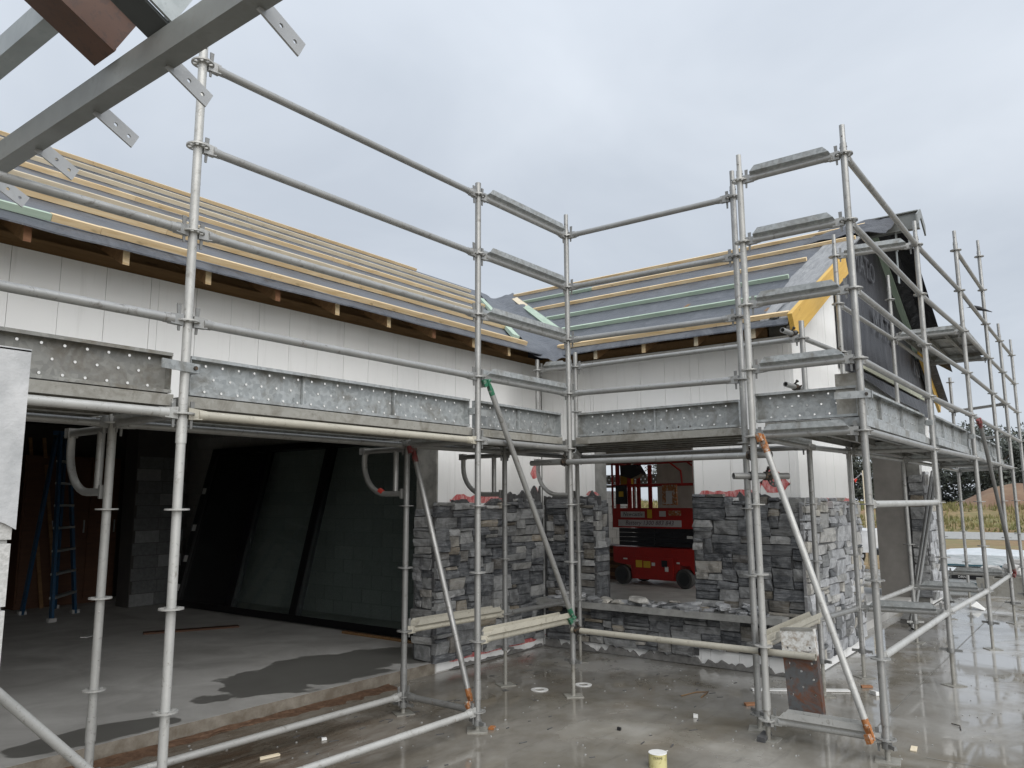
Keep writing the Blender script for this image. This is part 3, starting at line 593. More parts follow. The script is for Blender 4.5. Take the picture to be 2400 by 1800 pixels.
# --- stone cladding ----------------------------------------------------------------
def cladding(name, O, du, dn, w, zlo, zhi, seed, mats, back, cell=(0.050, 0.038), holes=(), big=1.0):
    """stones packed on a wall face: O origin, du along the wall, dn outward normal"""
    r = random.Random(seed); O = Vector(O); du = Vector(du); dn = Vector(dn); dz = Vector((0, 0, 1))
    bk = MB(); cu, cv = cell; nu = int(w/cu); zmin = min(zlo(u*cu) for u in range(nu)); zmax = max(zhi(u*cu) for u in range(nu)); nv = int((zmax-zmin)/cv)+1
    occ = [[False]*nu for _ in range(nv)]
    def ok(i, j):
        if i >= nu or j >= nv or occ[j][i]: return False
        u = (i+.5)*cu; z = zmin+(j+.5)*cv
        if z < zlo(u) or z > zhi(u): return False
        for (a, b_, c, d) in holes:
            if a < u < b_ and c < z < d: return False
        return True
    rects = []; back_cells = []
    for j in range(nv):
        i = 0
        while i < nu:
            if not ok(i, j): i += 1; continue
            h = r.choices((1, 2, 3, 4), (0.16, 0.46, 0.28, 0.10))[0]; W = int(r.choice((3, 3, 4, 4, 5, 5, 6, 7, 8, 9))*big)
            if h == 1: W = max(W, 4)
            while h > 1 and not ok(i, j+h-1): h -= 1
            k = 0
            while k < W and all(ok(i+k, j+q) for q in range(h)): k += 1
            # do not leave a sliver
            if ok(i+k, j) and not ok(i+k+1, j): k += 1 if all(ok(i+k, j+q) for q in range(h)) else 0
            for q in range(h):
                for t in range(k): occ[j+q][i+t] = True
            rects.append((i*cu, (i+k)*cu, zmin+j*cv, zmin+(j+h)*cv)); i += k
    us = sorted(set([0, w]+[a for h_ in holes for a in h_[:2]]))
    for a, b_ in zip(us[:-1], us[1:]):
        n = max(2, int((b_-a)/.1)+1)
        for ua, ub in zip(lin(a, b_, n)[:-1], lin(a, b_, n)[1:]):
            um = (ua+ub)/2; z0, z1 = zlo(um), zhi(um)-.02; spans = [(z0, z1)]
            for (ha, hb, hc, hd) in holes:
                if ha < um < hb: spans = [(z0, hc), (hd, z1)] if hd < z1 else [(z0, hc)]
            for s0, s1 in spans:
                if s1-s0 < .02: continue
                P = []
                for n_ in (0.004, 0.030):
                    P += [O+du*ua+dn*n_+dz*s0, O+du*ub+dn*n_+dz*s0, O+du*ub+dn*n_+dz*s1, O+du*ua+dn*n_+dz*s1]
                bk.hexa(P)
    back_o = hp(name, bk, back)
    for (u0, u1, z0, z1) in rects:
        g = 0.003; jx, jz = min(.034, (u1-u0)*.16), min(.022, (z1-z0)*.22); ex = min(.011, (u1-u0)*.12)
        c = [[u0+g, z0+g], [u1-g, z0+g], [u1-g, z1-g], [u0+g, z1-g]]
        for q, (sx_, sz_) in zip(c, ((1, 1), (-1, 1), (-1, -1), (1, -1))): q[0] += sx_*r.uniform(-.45, .55)*jx; q[1] += sz_*r.uniform(-.45, .55)*jz
        dep = 0.046+r.random()*0.036; tl = r.uniform(-.014, .014); tv = r.uniform(-.012, .012); NX, NZ = 4, 3
        fr_ = []; bkp = []
        for b_ in range(NZ):
            for a in range(NX):
                s, t = a/(NX-1), b_/(NZ-1)
                if 0 < a < NX-1: s += r.uniform(-.08, .08)
                if 0 < b_ < NZ-1: t += r.uniform(-.12, .12)
                uu = (c[0][0]*(1-s)+c[1][0]*s)*(1-t)+(c[3][0]*(1-s)+c[2][0]*s)*t; zz_ = (c[0][1]*(1-s)+c[1][1]*s)*(1-t)+(c[3][1]*(1-s)+c[2][1]*s)*t
                edge = a in (0, NX-1) or b_ in (0, NZ-1)
                d = dep+tl*(s-.5)*2+tv*(t-.5)*2+r.uniform(-.004, .006)-(0.005 if edge else 0)-(0.004 if (a in (0, NX-1) and b_ in (0, NZ-1)) else 0)
                fr_.append(O+du*uu+dz*zz_+dn*d)
                bkp.append((a, b_, uu, zz_))
        per = [0, 1, 2, 3, 7, 11, 10, 9, 8, 4]
        cen = sum((fr_[i] for i in per), Vector())/len(per)
        b2 = MB(); b2.add(fr_, [(j*NX+i, j*NX+i+1, (j+1)*NX+i+1, (j+1)*NX+i) for j in range(NZ-1) for i in range(NX-1)])
        rim = [fr_[i] for i in per]; bkr = [O+du*bkp[i][2]+dz*bkp[i][3]+dn*.006 for i in per]; n = len(per)
        b2.add(rim+bkr, [((i+1) % n, i, n+i, n+(i+1) % n) for i in range(n)])
        hp('stone', b2, r.choices([x for x, _ in mats], [y for _, y in mats])[0], back_o)
    return back_o
def ragged(base, amp, seed):
    r = random.Random(seed); t = [r.uniform(-amp, amp) for _ in range(80)]
    return lambda u: base+t[int(u/.13) % 80]
Xn, Yn = (1, 0, 0), (0, 1, 0)
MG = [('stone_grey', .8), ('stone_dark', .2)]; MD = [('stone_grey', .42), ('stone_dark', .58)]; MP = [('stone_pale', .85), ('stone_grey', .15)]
cladding('pier_cladding', (5.82, 5.42, 0), Xn, (0, -1, 0), 1.88, lambda u: 0.115-.012*math.sin(u*7), ragged(1.66, .03, 3), 21, MG, 'mortar')
cladding('jamb_cladding', (5.88, 5.425, 0), (0, 1, 0), (-1, 0, 0), 0.27, lambda u: 0.12, lambda u: 1.60, 22, MG, 'mortar')
cladding('window_wall_cladding', (7.75, 2.32, 0), Yn, (-1, 0, 0), 3.05, lambda u: 0.17 if u < 1.2 else 0.10, ragged(1.70, .03, 4), 23, MD, 'mortar', holes=((1.16, 2.36, 0.55, 3),))
cladding('reveal_cladding', (7.69, 4.68, 0), Xn, (0, -1, 0), 0.30, lambda u: 0.57, lambda u: 1.66, 27, MG, 'mortar')
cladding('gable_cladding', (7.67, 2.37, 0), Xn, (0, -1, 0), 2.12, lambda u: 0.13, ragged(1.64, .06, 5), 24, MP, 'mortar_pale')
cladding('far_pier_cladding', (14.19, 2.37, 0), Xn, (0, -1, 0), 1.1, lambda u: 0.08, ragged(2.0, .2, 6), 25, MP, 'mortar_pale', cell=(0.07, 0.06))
cladding('far_jamb_cladding', (14.19, 2.37, 0), Yn, (-1, 0, 0), 0.27, lambda u: 0.11, lambda u: 2.05, 26, MG, 'mortar', cell=(0.07, 0.065))
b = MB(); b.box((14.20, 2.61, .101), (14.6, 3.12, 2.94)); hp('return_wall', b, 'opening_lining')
# mortar left on the wall above the stones
def mort(name, axis, face, u0, u1, z0, z1, seed):
    r = random.Random(seed); n = int((u1-u0)/.035); us = lin(u0, u1, n); b = MB(); hh = [max(0.04, .42+.55*mnoise.noise(Vector((u*3.7, seed*2.3, 0)))+.5*mnoise.noise(Vector((u*15, seed*1.3, 2)))+.15*r.random()) for u in us]
    for i in range(n-1):
        q = [(us[i], z0), (us[i+1], z0), (us[i+1], z0+(z1-z0)*hh[i+1]), (us[i], z0+(z1-z0)*hh[i])]; P = []
        for k in (face-.028, face-.002): P += [((u, k, z) if axis == 'x' else (k, u, z)) for u, z in q]
        b.hexa(P)
    hp(name, b, 'mortar_wet' if z0 < .5 else 'mortar', w1 if axis == 'x' and face > 4 else (w2 if axis == 'y' else w3))
mort('mortar_smear', 'y', 7.75, 2.42, 5.38, 0.005, 0.13, 6); mort('mortar_smear', 'x', 5.42, 6.08, 7.68, 0.004, 0.05, 7); mort('mortar_smear', 'x', 5.42, 6.1, 7.7, 1.60, 1.73, 1); mort('mortar_smear', 'x', 5.42, 7.05, 7.68, 1.66, 1.92, 2); mort('mortar_smear', 'y', 7.75, 4.6, 5.38, 1.62, 1.84, 3); mort('mortar_smear', 'y', 7.75, 2.42, 3.44, 1.62, 1.78, 4)
# window sill: concrete ledge sitting proud of the low stone wall
b = MB(); b.box((7.50, 2.53, 0.50), (7.79, 5.36, 0.565)); hp('sill_ledge', b, 'sill_concrete')
b = MB(); b.box((7.752, 4.668, 1.66), (7.99, 4.679, 2.5)); hp('window_jamb', b, 'sill_concrete'); b = MB(); b.box((7.752, 3.456, 0.57), (7.99, 3.475, 2.5)); hp('window_jamb', b, 'jamb_concrete')
# block side wall inside the garage
bw = MB(); bw.box((7.51, 5.72, .106), (7.70, 13.1, 2.94)); bwo = hp('block_wall', bw, 'mortar_block')
bm_ = MB(); bm_.box((0, .004, .004), (.012, .386, .186)); blk = bm_.mesh('block')
blk.materials.append(MATS['block_face'])
plain('block_shaded', (0.09, 0.095, 0.095), (0.14, 0.145, 0.145), 20)  # pier blocks: garage gloom put into darker copies of the block colour
plain('block_shaded_mid', (0.16, 0.165, 0.165), (0.22, 0.225, 0.225), 20)
blkm = blk.copy(); blkm.materials.clear(); blkm.materials.append(MATS['block_shaded_mid'])
blkd = blk.copy(); blkd.materials.clear(); blkd.materials.append(MATS['block_shaded'])
for j in range(14):
    for i in range(19):
        y = 5.75+i*.39+(j % 2)*.195; z = .11+j*.19
        if y > 12.7: continue
        o = bpy.data.objects.new('block', blk); C.objects.link(o); o.parent = bwo; o.location = (7.495, y, z)
# pier of blocks further inside the garage and brown cupboard
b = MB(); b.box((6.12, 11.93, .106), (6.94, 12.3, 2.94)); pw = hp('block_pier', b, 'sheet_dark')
for j in range(12):
    for i in range(2):
        o = bpy.data.objects.new('block', blkd if (i+j*3) % 5 else blkm); C.objects.link(o); o.parent = pw; o.rotation_euler = (0, 0, R_(-90)); o.location = (6.13+i*.39+(j % 2)*.03, 11.937, .11+j*.19)

# ================================================================== SCAFFOLD KIT
RT = 0.02415
def lev(k): return 1.636+0.5*k
# shared meshes
def m_rosette():
    b = MB(); n = 32; t = 0.0045
    rad = (0.0235, 0.034, 0.0535, 0.062)
    def P(i, r, z): a = 2*math.pi*i/n; return (r*math.cos(a), r*math.sin(a), z)
    for i in range(n):
        for k in range(3):
            if k == 1 and i % 4 in (1, 2): continue
            b.add([P(i, rad[k], t), P(i+1, rad[k], t), P(i+1, rad[k+1], t), P(i, rad[k+1], t), P(i, rad[k], -t), P(i+1, rad[k], -t), P(i+1, rad[k+1], -t), P(i, rad[k+1], -t)],
                  [(3, 2, 1, 0), (4, 5, 6, 7), (2, 3, 7, 6), (0, 1, 5, 4)]+([(1, 2, 6, 5), (3, 0, 4, 7)] if k == 1 else []))
    return b.mesh('rosette')
ROS = {}
for mt in ('galv_tube', 'pale_tube', 'dull_tube'):
    ROS[mt] = m_rosette(); ROS[mt].materials.append(MATS[mt])
def m_head():
    b = MB()
    b.hexa([(.030, -.012, -.030), (.105, -.020, -.026), (.105, .020, -.026), (.030, .012, -.030), (.030, -.012, .034), (.105, -.020, .026), (.105, .020, .026), (.030, .012, .034)])
    b.tube((.085, 0, 0), (.135, 0, 0), .0285, 12, .0265)
    return b
def m_wedge():
    b = MB(); b.hexa([(.044, -.004, -.075), (.056, -.004, -.075), (.056, .004, -.075), (.044, .004, -.075), (.042, -.004, .072), (.066, -.004, .072), (.066, .004, .072), (.042, .004, .072)]); return b.mesh('wedge')
HEAD = {}
WEDGE = m_wedge(); WEDGE.materials.append(MATS['dull_tube'])
for mt in ('galv_tube', 'pale_tube', 'dull_tube', 'cream_tube'): HEAD[mt] = m_head().mesh('ledger_head'); HEAD[mt].materials.append(MATS[mt])
bp = MB(); bp.box((-.075, -.075, .0), (.075, .075, .007)); PLATE = bp.mesh('base_plate'); PLATE.materials.append(MATS['dirty_plate'])
bp = MB(); bp.tube((0, 0, -.02), (0, 0, .02), .033, 10); bp.hexa([(-.095, -.012, -.008), (.095, -.012, -.008), (.095, .012, -.008), (-.095, .012, -.008), (-.095, -.008, .014), (.095, -.008, .014), (.095, .008, .014), (-.095, .008, .014)])
NUT = bp.mesh('jack_nut'); NUT.materials.append(MATS['dull_tube'])
POST = {}
def standard(key, x, y, z0, z1, levels, label, spig=0.0, mat='galv_tube', jack=True, rz=None, zb=0.0, sleeve=None):
    t = thing('scaffold_standard', label, 'scaffold post', (x, y, zb), 0, 'upright scaffold standards')
    POST[key] = (x, y); b = MB(); b.tube((0, 0, z0-zb), (0, 0, z1-zb), RT, 16)
    for s in (sleeve or []): b.tube((0, 0, s-zb), (0, 0, s+.13-zb), RT+.0035, 16)
    ob('tube', b, mat, t)
    if spig:
        b = MB(); b.tube((0, 0, z1-zb), (0, 0, z1+spig-zb), .0195, 14); sp = ob('spigot', b, mat, t)
        b = MB(); b.tube((-.021, .0, z1+spig*.35-zb), (.021, 0, z1+spig*.35-zb), .005, 8); b.tube((0, -.026, z1-.03-zb), (0, .026, z1-.03-zb), .006, 8); ob('lock_pin', b, 'dark_iron', sp)
    for k in levels:
        o = bpy.data.objects.new('rosette', ROS[mat if mat in ROS else 'galv_tube']); C.objects.link(o); o.parent = t; o.location = (0, 0, lev(k)-zb); o.rotation_euler = (0, 0, U(0, .7))
    if jack:
        r = U(0, 1.5) if rz is None else rz
        b = MB(); n = max(6, int((z0+.04-zb)/.012)); b.path([(0, 0, .006+(z0+.03-zb)*i/n) for i in range(n+1)], [.0155 if i % 2 else .0185 for i in range(n+1)], 10); ob('jack_screw', b, 'dirty_plate', t)
        o = bpy.data.objects.new('base_plate', PLATE); C.objects.link(o); o.parent = t; o.rotation_euler = (0, 0, r); o.location = (0, 0, .0005)
        o = bpy.data.objects.new('jack_nut', NUT); C.objects.link(o); o.parent = t; o.rotation_euler = (0, 0, r+.6); o.location = (0, 0, z0-zb-.012)
    return t
def xy(k): return POST[k] if isinstance(k, str) else k
def ledger(a, c, z, label, kind='tube', mat='galv_tube', name=None, zc=None, wm='dull_tube', grp=None):
    (x0, y0), (x1, y1) = xy(a), xy(c); z1 = z if zc is None else zc
    p = Vector((x0, y0, z)); q = Vector((x1, y1, z1)); L = (q-p).length
    t = thing(name or ('scaffold_ledger' if kind == 'tube' else 'scaffold_transom'), label, 'scaffold rail' if kind == 'tube' else 'scaffold transom', (0, 0, 0), 0, grp or ('scaffold ledgers between the standards' if kind == 'tube' else 'scaffold transoms with plank channel'))
    t.matrix_world = frame(p, q-p, z=(0, 0, 1))
    b = MB(); b.tube((.10, 0, 0), (L-.10, 0, 0), RT, 14); ob('tube', b, mat, t)
    for i in (0, 1):
        o = bpy.data.objects.new('ledger_head', HEAD[mat]); C.objects.link(o); o.parent = t
        if i: o.location = (L, 0, 0); o.rotation_euler = (0, 0, math.pi)
        w = bpy.data.objects.new('wedge', WEDGE); C.objects.link(w); w.parent = o; w.location = (0, 0, U(-.012, .02))
    if kind == 'trough':
        b = MB(); s, e = .088, L-.088
        b.hexa([(s, -.017, .012), (e, -.017, .012), (e, .017, .012), (s, .017, .012), (s, -.026, .026), (e, -.026, .026), (e, .026, .026), (s, .026, .026)])
        for sg in (-1, 1):
            b.hexa([(s, sg*.024, .0225), (e, sg*.024, .0225), (e, sg*.018, .026), (s, sg*.018, .026), (s+.006, sg*.050, .036), (e-.006, sg*.050, .036), (e-.006, sg*.044, .040), (s+.006, sg*.044, .040)])
            b.hexa([(s+.006, sg*.050, .0362), (e-.006, sg*.050, .0362), (e-.006, sg*.0465, .0362), (s+.006, sg*.0465, .0362), (s+.045, sg*.050, .079), (e-.045, sg*.050, .079), (e-.045, sg*.0465, .079), (s+.045, sg*.0465, .079)])
        ob('plank_channel', b, 'galv_plate' if mat == 'galv_tube' else mat, t)
    return t
def brace(p, q, label, endmat, mat='galv_tube', endmat2=None):
    p, q = Vector(p), Vector(q); L = (q-p).length; t = thing('scaffold_brace', label, 'scaffold brace', (0, 0, 0), 0, 'diagonal scaffold braces')
    t.matrix_world = frame(p, q-p, y=(0.3, 1, 0.2)); b = MB(); b.tube((.06, 0, 0), (L-.06, 0, 0), .0225, 14); ob('tube', b, mat, t)
    for i in (0, 1):
        sg = 1 if i == 0 else -1; x0 = 0 if i == 0 else L
        b = MB(); b.tube((x0+sg*.06, 0, 0), (x0+sg*.115, 0, 0), .0232, 12, .0234)
        b.hexa([(x0-sg*.02, -.02, -.006), (x0+sg*.075, -.023, -.014), (x0+sg*.075, .023, -.014), (x0-sg*.02, .02, -.006), (x0-sg*.02, -.02, .006), (x0+sg*.075, -.023, .014), (x0+sg*.075, .023, .014), (x0-sg*.02, .02, .006)])
        b.tube((x0, 0, -.03), (x0, 0, .03), .012, 10); b.hexa([(x0-.03, -.018, -.045), (x0+.03, -.018, -.045), (x0+.03, .018, -.045), (x0-.03, .018, -.045), (x0-.026, -.016, -.010), (x0+.026, -.016, -.010), (x0+.026, .016, -.010), (x0-.026, .016, -.010)])
        ob('end_fitting', b, (endmat if i == 0 else (endmat2 or endmat)), t)
    return t
# perforated steel plank
SHEETS = {}
def perf(L, W=.23, rows=3, pitch=.105, hr=.0075):
    key = (round(L, 3), W, rows)
    if key in SHEETS: return SHEETS[key]
    b = MB(); ch = W/rows
    for r in range(rows):
        y0 = -W/2+r*ch; y1 = y0+ch; n = int((L-.06)/pitch); off = (L-n*pitch)/2+(pitch/2 if r % 2 else 0); n2 = n-1 if r % 2 else n
        b.add([(0, y0, 0), (off, y0, 0), (off, y1, 0), (0, y1, 0)], [(0, 1, 2, 3)]); xe_ = off+n2*pitch; b.add([(xe_, y0, 0), (L, y0, 0), (L, y1, 0), (xe_, y1, 0)], [(0, 1, 2, 3)])
        for i in range(n2):
            xa = off+i*pitch; xb = xa+pitch; xm = (xa+xb)/2; ym = (y0+y1)/2
            o8 = [(xb, ym), (xb, y1), (xm, y1), (xa, y1), (xa, ym), (xa, y0), (xm, y0), (xb, y0)]
            vs = [(u, v, 0) for u, v in o8]+[(xm+hr*1.35*math.cos(k*math.pi/4), ym+hr*1.35*math.sin(k*math.pi/4), 0) for k in range(8)]+[(xm+hr*math.cos(k*math.pi/4), ym+hr*math.sin(k*math.pi/4), -.004) for k in range(8)]
            b.add(vs, [(k, (k+1) % 8, 8+(k+1) % 8, 8+k) for k in range(8)]+[(8+k, 8+(k+1) % 8, 16+(k+1) % 8, 16+k) for k in range(8)])
    SHEETS[key] = b; return b
PM = {}
def plank(origin, xd, zn, L, label, mat='galv_plate', kind='deck', W=.23, group=None, ribs=True):
    """plank: local x along, z the walking face, flanges towards -z"""
    t = thing('scaffold_plank', label, 'scaffold plank', (0, 0, 0), 0, group or ('steel scaffold planks' if kind == 'deck' else 'steel planks set on edge as toe boards'))
    t.matrix_world = frame(origin, xd, z=zn)
    key = (round(L, 3), W, mat)
    if key not in PM:
        a = MB(); s = perf(L, W); a.v, a.f, a.sm = list(s.v), list(s.f), list(s.sm); me = a.mesh('deck_sheet'); me.materials.append(MATS[mat])
        sr = []
        for sg in (-1, 1):
            c = MB(); y0, y1 = sg*W/2, sg*(W/2-.003); lo, hi = min(y0, y1), max(y0, y1); c.box((0, lo, -.058), (L, hi, -.0005)); yl = sg*(W/2-.018); c.box((0, min(yl, y0), -.061), (L, max(yl, y0), -.0582)); m2 = c.mesh('side_rail'); m2.materials.append(MATS[mat]); sr.append(m2)
        c = MB(); c.box((0, -W/2+.004, -.056), (.004, W/2-.004, -.001)); ec = c.mesh('end_plate'); ec.materials.append(MATS[mat])
        c = MB(); c.box((-.006, -W/2+.004, -.024), (.006, W/2-.004, -.005)); rb_ = c.mesh('stiffener'); rb_.materials.append(MATS[mat])
        PM[key] = (me, sr, ec, rb_)
    me, sr, ec, rb_ = PM[key]
    def add(n, d, loc=(0, 0, 0)):
        o = bpy.data.objects.new(n, d); C.objects.link(o); o.parent = t; o.location = loc
    add('deck_sheet', me); add('side_rail', sr[0]); add('side_rail', sr[1]); add('end_plate', ec, (.001, 0, 0)); add('end_plate', ec, (L-.005, 0, 0))
    if ribs and L > 1:
        n = 3 if L > 2 else 2
        for i in range(1, n): add('stiffener', rb_, (L*i/n, 0, 0))
    return t

# ------------------------------------------------------------------ the standards
standard('P0', -.23, 3.86, .12, 4.2, range(-3, 6), 'scaffold standard out of sight behind the left block pillar')
standard('P0i', -.23, 4.63, .12, 2.24, range(-3, 2), 'short inner scaffold standard left of the dark garage opening')
standard('P1', 2.205, 3.858, .10, 4.25, range(-3, 6), 'tallest nearest scaffold standard in front of the dark garage opening', .07, 'pale_tube', sleeve=(1.98,))
standard('P1i', 2.215, 4.63, .10, 2.24, range(-3, 2), 'short inner scaffold standard with curved bracket, left of the nearest tall standard', 0, 'pale_tube', sleeve=(.36,))
standard('P2', 4.65, 3.858, .07, 4.24, range(-3, 6), 'scaffold standard where the green brace starts, before the stone pier', 0, 'galv_tube', sleeve=(.22,))
standard('P2i', 4.66, 4.635, .08, 2.24, range(-3, 2), 'short inner standard at the right edge of the garage opening', 0, 'dull_tube', sleeve=(.22,))
standard('P3', 5.93, 3.84, .30, 4.20, range(-2, 6), 'scaffold standard on a tall screw jack at the inner corner of the scaffold', .15, 'galv_tube')
standard('P3i', 5.91, 4.57, .34, 2.24, range(-2, 2), 'short inner standard on a thin rusty jack beside the stone pier', 0, 'dull_tube')
standard('P3b', 7.2, 4.57, .30, 3.30, (-2, -1, 0, 1, 2, 3), 'standard close to the window wall behind the inner corner standard', 0, 'galv_tube')
standard('PK', 7.12, 5.03, 2.24, 3.26, (2, 3), 'short standard stub under the roof valley at the inner wall corner', 0, 'galv_tube', jack=False, zb=2.24)
standard('P4', 5.687, 2.06, .13, 4.22, range(-3, 6), 'front standard of the close pair beside the rusty leaning plank', .13, 'pale_tube', sleeve=(.20,))
standard('P4c', 5.90, 2.20, .13, 4.20, [k-.06 for k in range(-3, 6)], 'rear standard of the close pair beside the rusty leaning plank', .13, 'galv_tube', rz=.3)
standard('P5', 5.687, 1.286, .11, 4.22, range(-3, 6), 'tall front corner scaffold standard with orange brace foot at right', .14, 'galv_tube', sleeve=(.22,))
standard('P4b', 7.2, 2.10, .30, 3.30, (-2, -1, 0, 1, 2, 3), 'standard at the stone house corner behind the orange brace', 0, 'galv_tube')
standard('R2', 8.26, 1.265, .32, 4.22, range(-2, 6), 'second outer standard along the gable scaffold', .16, 'galv_tube')
standard('R2i', 8.15, 2.0, .25, 4.22, range(-2, 6), 'inner standard before the pale stone of the gable', .15, 'galv_tube')
standard('R3', 10.45, 1.18, .30, 4.74, range(-2, 7), 'third outer standard along the gable scaffold carrying the upper platform', .14, 'galv_tube')
standard('R3i', 10.40, 1.94, .25, 4.30, range(-2, 6), 'inner standard in front of the black gable wrap', .15, 'galv_tube')
standard('R4', 12.75, 1.155, .28, 5.22, range(-2, 8), 'fourth outer standard with red brace foot, tallest of the gable scaffold', .16, 'galv_tube')
standard('R4i', 12.70, 1.92, .25, 3.70, range(-2, 5), 'inner standard before the gap beside the far stone pier', 0, 'dull_tube')
standard('R5', 14.3, 1.13, .25, 4.24, range(-2, 6), 'fifth outer standard near the far end of the gable scaffold', .18, 'galv_tube')
standard('R5i', 15.0, 1.96, .25, 3.72, range(-2, 5), 'inner standard beside the far stone pier', 0, 'galv_tube')
standard('R6', 15.9, 1.10, .25, 4.24, range(-2, 6), 'last outer standard at the far right of the scaffold', .18, 'galv_tube')
# ------------------------------------------------------------------ ledgers
LN = {7: 'raised', 6: 'upper', 5: 'top', 4: 'second', 3: 'third', 2: 'fourth', 1: 'deck level', 0: 'eye level', -2: 'knee height', -3: 'lowest'}
for k, mt in ((3, 'galv_tube'), (2, 'galv_tube'), (1, 'pale_tube')):
    ledger('P0', 'P1', lev(k), f'{LN[k]} scaffold rail running out of frame left of the nearest standard', mat=mt)
for k in (5, 4, 3, 2): ledger('P1', 'P2', lev(k), f'{LN[k]} guard rail tube between nearest standard and green brace standard')
ledger('P1', 'P2', lev(1), 'cream painted deck ledger under the bright perforated toe board', mat='cream_tube')
ledger('P1', 'P2', lev(-3), 'lowest front rail tube, mud splashed, near the bottom edge of the photo', mat='pale_tube')
ledger('P1i', 'P2i', lev(-3), 'lowest inner rail tube beside the garage step', mat='pale_tube')
for k in (5, 4, 3, 2): ledger('P2', 'P3', lev(k), f'{LN[k]} channel transom between green brace standard and inner corner standard', 'trough')
ledger('P2', 'P3', lev(1), 'deck level ledger between green brace standard and inner corner standard')
ledger('P2', 'P3', lev(-2), 'cream channel transom at knee height before the stone pier', 'trough', 'cream_tube')
ledger('P2i', 'P3i', lev(-2), 'dirty cream channel transom at knee height close to the stone pier', 'trough', 'cream_tube')
ledger('P2i', 'P2', lev(-3), 'short lowest cross tube at the foot of the rusty ended brace', mat='dull_tube')
for a, nm in (('P0', 'left out of frame'), ('P1', 'nearest standard'), ('P2', 'green brace standard'), ('P3', 'inner corner standard')):
    ledger(a, a+'i', lev(1), f'deck bearer transom under the planks at the {nm}', 'trough', 'galv_tube')
for a, c in (('P0i', 'P1i'), ('P1i', 'P2i'), ('P2i', 'P3i')):
    ledger(a, c, lev(1), {'P0i': 'inner deck ledger left of the nearest standard', 'P1i': 'inner deck ledger over the dark garage opening', 'P2i': 'inner deck ledger in front of the stone pier'}[a])
ledger('P3i', 'P3b', lev(-2), 'knee height tube running to the window wall at the inner corner', mat='dull_tube')
ledger('P3i', 'P3b', lev(1), 'deck level tube running to the window wall at the inner corner', mat='dull_tube')
ledger('P3', 'P3b', lev(1)-.06, 'diagonal deck bearer across the inner scaffold corner', 'trough')
for k in (5, 4, 3, 2): ledger('P3', 'P4c', lev(k), f'{LN[k]} guard rail tube across the window bay', zc=lev(k)-.03)
ledger('P3b', 'P4b', lev(3), 'wall side guard rail tube under the right roof eaves', mat='galv_tube')
ledger('P3b', 'P4b', lev(1), 'wall side deck ledger above the window opening', mat='dull_tube')
ledger('PK', 'P3b', lev(3), 'short channel transom at the roof valley corner', 'trough')
for k in (5, 4, 3, 2): ledger('P4', 'P5', lev(k), f'{LN[k]} short channel transom at the right front corner', 'trough')
ledger('P4', 'P5', lev(1), 'bright clean channel transom at deck level beside the orange brace', 'trough', 'galv_tube')
ledger('P4', 'P5', lev(-3), 'lowest channel transom under the rusty leaning plank', 'trough', 'pale_tube')
ledger('P4', 'P4b', lev(-2), 'pale channel transom at knee height running back to the house corner', 'trough', 'cream_tube')
ledger('P4', 'P4b', lev(1), 'deck bearer running back to the stone house corner', 'trough')
ledger('P4b', 'R2i', lev(-2), 'short inner tube at knee height before the pale gable stone')
ledger('P4b', 'R2i', lev(1), 'short inner deck ledger before the white gable corner')
ledger('R2i', 'R3i', lev(-2), 'inner tube at knee height across the gable opening', mat='pale_tube')
RP = [('P5', 'R2', 'right front corner standard', 'second gable standard'), ('R2', 'R3', 'second gable standard', 'third'), ('R3', 'R4', 'third gable standard', 'fourth'), ('R4', 'R5', 'fourth gable standard', 'fifth'), ('R5', 'R6', 'fifth gable standard', 'last')]
for i, (a, c, na, nc) in enumerate(RP):
    for k in ((5, 4, 3, 2, 1) if i != 2 else (6, 5, 4, 3, 2, 1)):
        if i == 4 and k == 1: continue
        ledger(a, c, lev(k), f'{LN[k]} rail between {na} and {nc}')
    if i < 3: ledger(a, c, lev(-2), f'knee height rail with lime drips between {na} and {nc}', mat='pale_tube')
ledger('P5', 'R2', lev(0), 'single eye level tube between right front corner and second gable standard', mat='pale_tube')
for a, nm in (('R2', 'second'), ('R3', 'third'), ('R4', 'fourth')):
    ledger(a+'i', a, lev(-2), f'knee height channel transom at the {nm} gable standard', 'trough')
    ledger(a+'i', a, lev(1), f'deck bearer transom at the {nm} gable standard', 'trough')
ledger('R2i', 'R2', lev(5), 'high channel transom before the black ridge wrap', 'trough')
ledger('R5i', 'R5', lev(1), 'deck bearer transom near the far end of the gable scaffold', 'trough')
ledger('R3i', 'R3', lev(4), 'near bearer transom of the upper platform', 'trough')
ledger('R4i', 'R4', lev(4), 'far bearer transom of the upper platform', 'trough')
for a, c, nm in (('R2i', 'R3i', 'second and third'), ('R3i', 'R4i', 'third and fourth'), ('R4i', 'R5i', 'fourth and fifth')):
    ledger(a, c, lev(1), f'inner deck ledger between the {nm} gable standards')
ledger('R2i', 'R3i', lev(4), 'inner guard rail tube crossing the black gable wrap')
ledger('R2i', 'R3i', lev(3), 'lower inner guard rail tube crossing the black gable wrap')
ledger('R3i', 'R4i', lev(4)-.0, 'inner ledger under the upper platform')
ledger('R4i', 'R5i', lev(3), 'inner rail beyond the far stone pier')
ledger('R5i', 'R5', lev(3), 'cross tube against the sky at the far end, upper one')
ledger('R5i', 'R5', lev(2), 'cross tube against the sky at the far end, lower one')
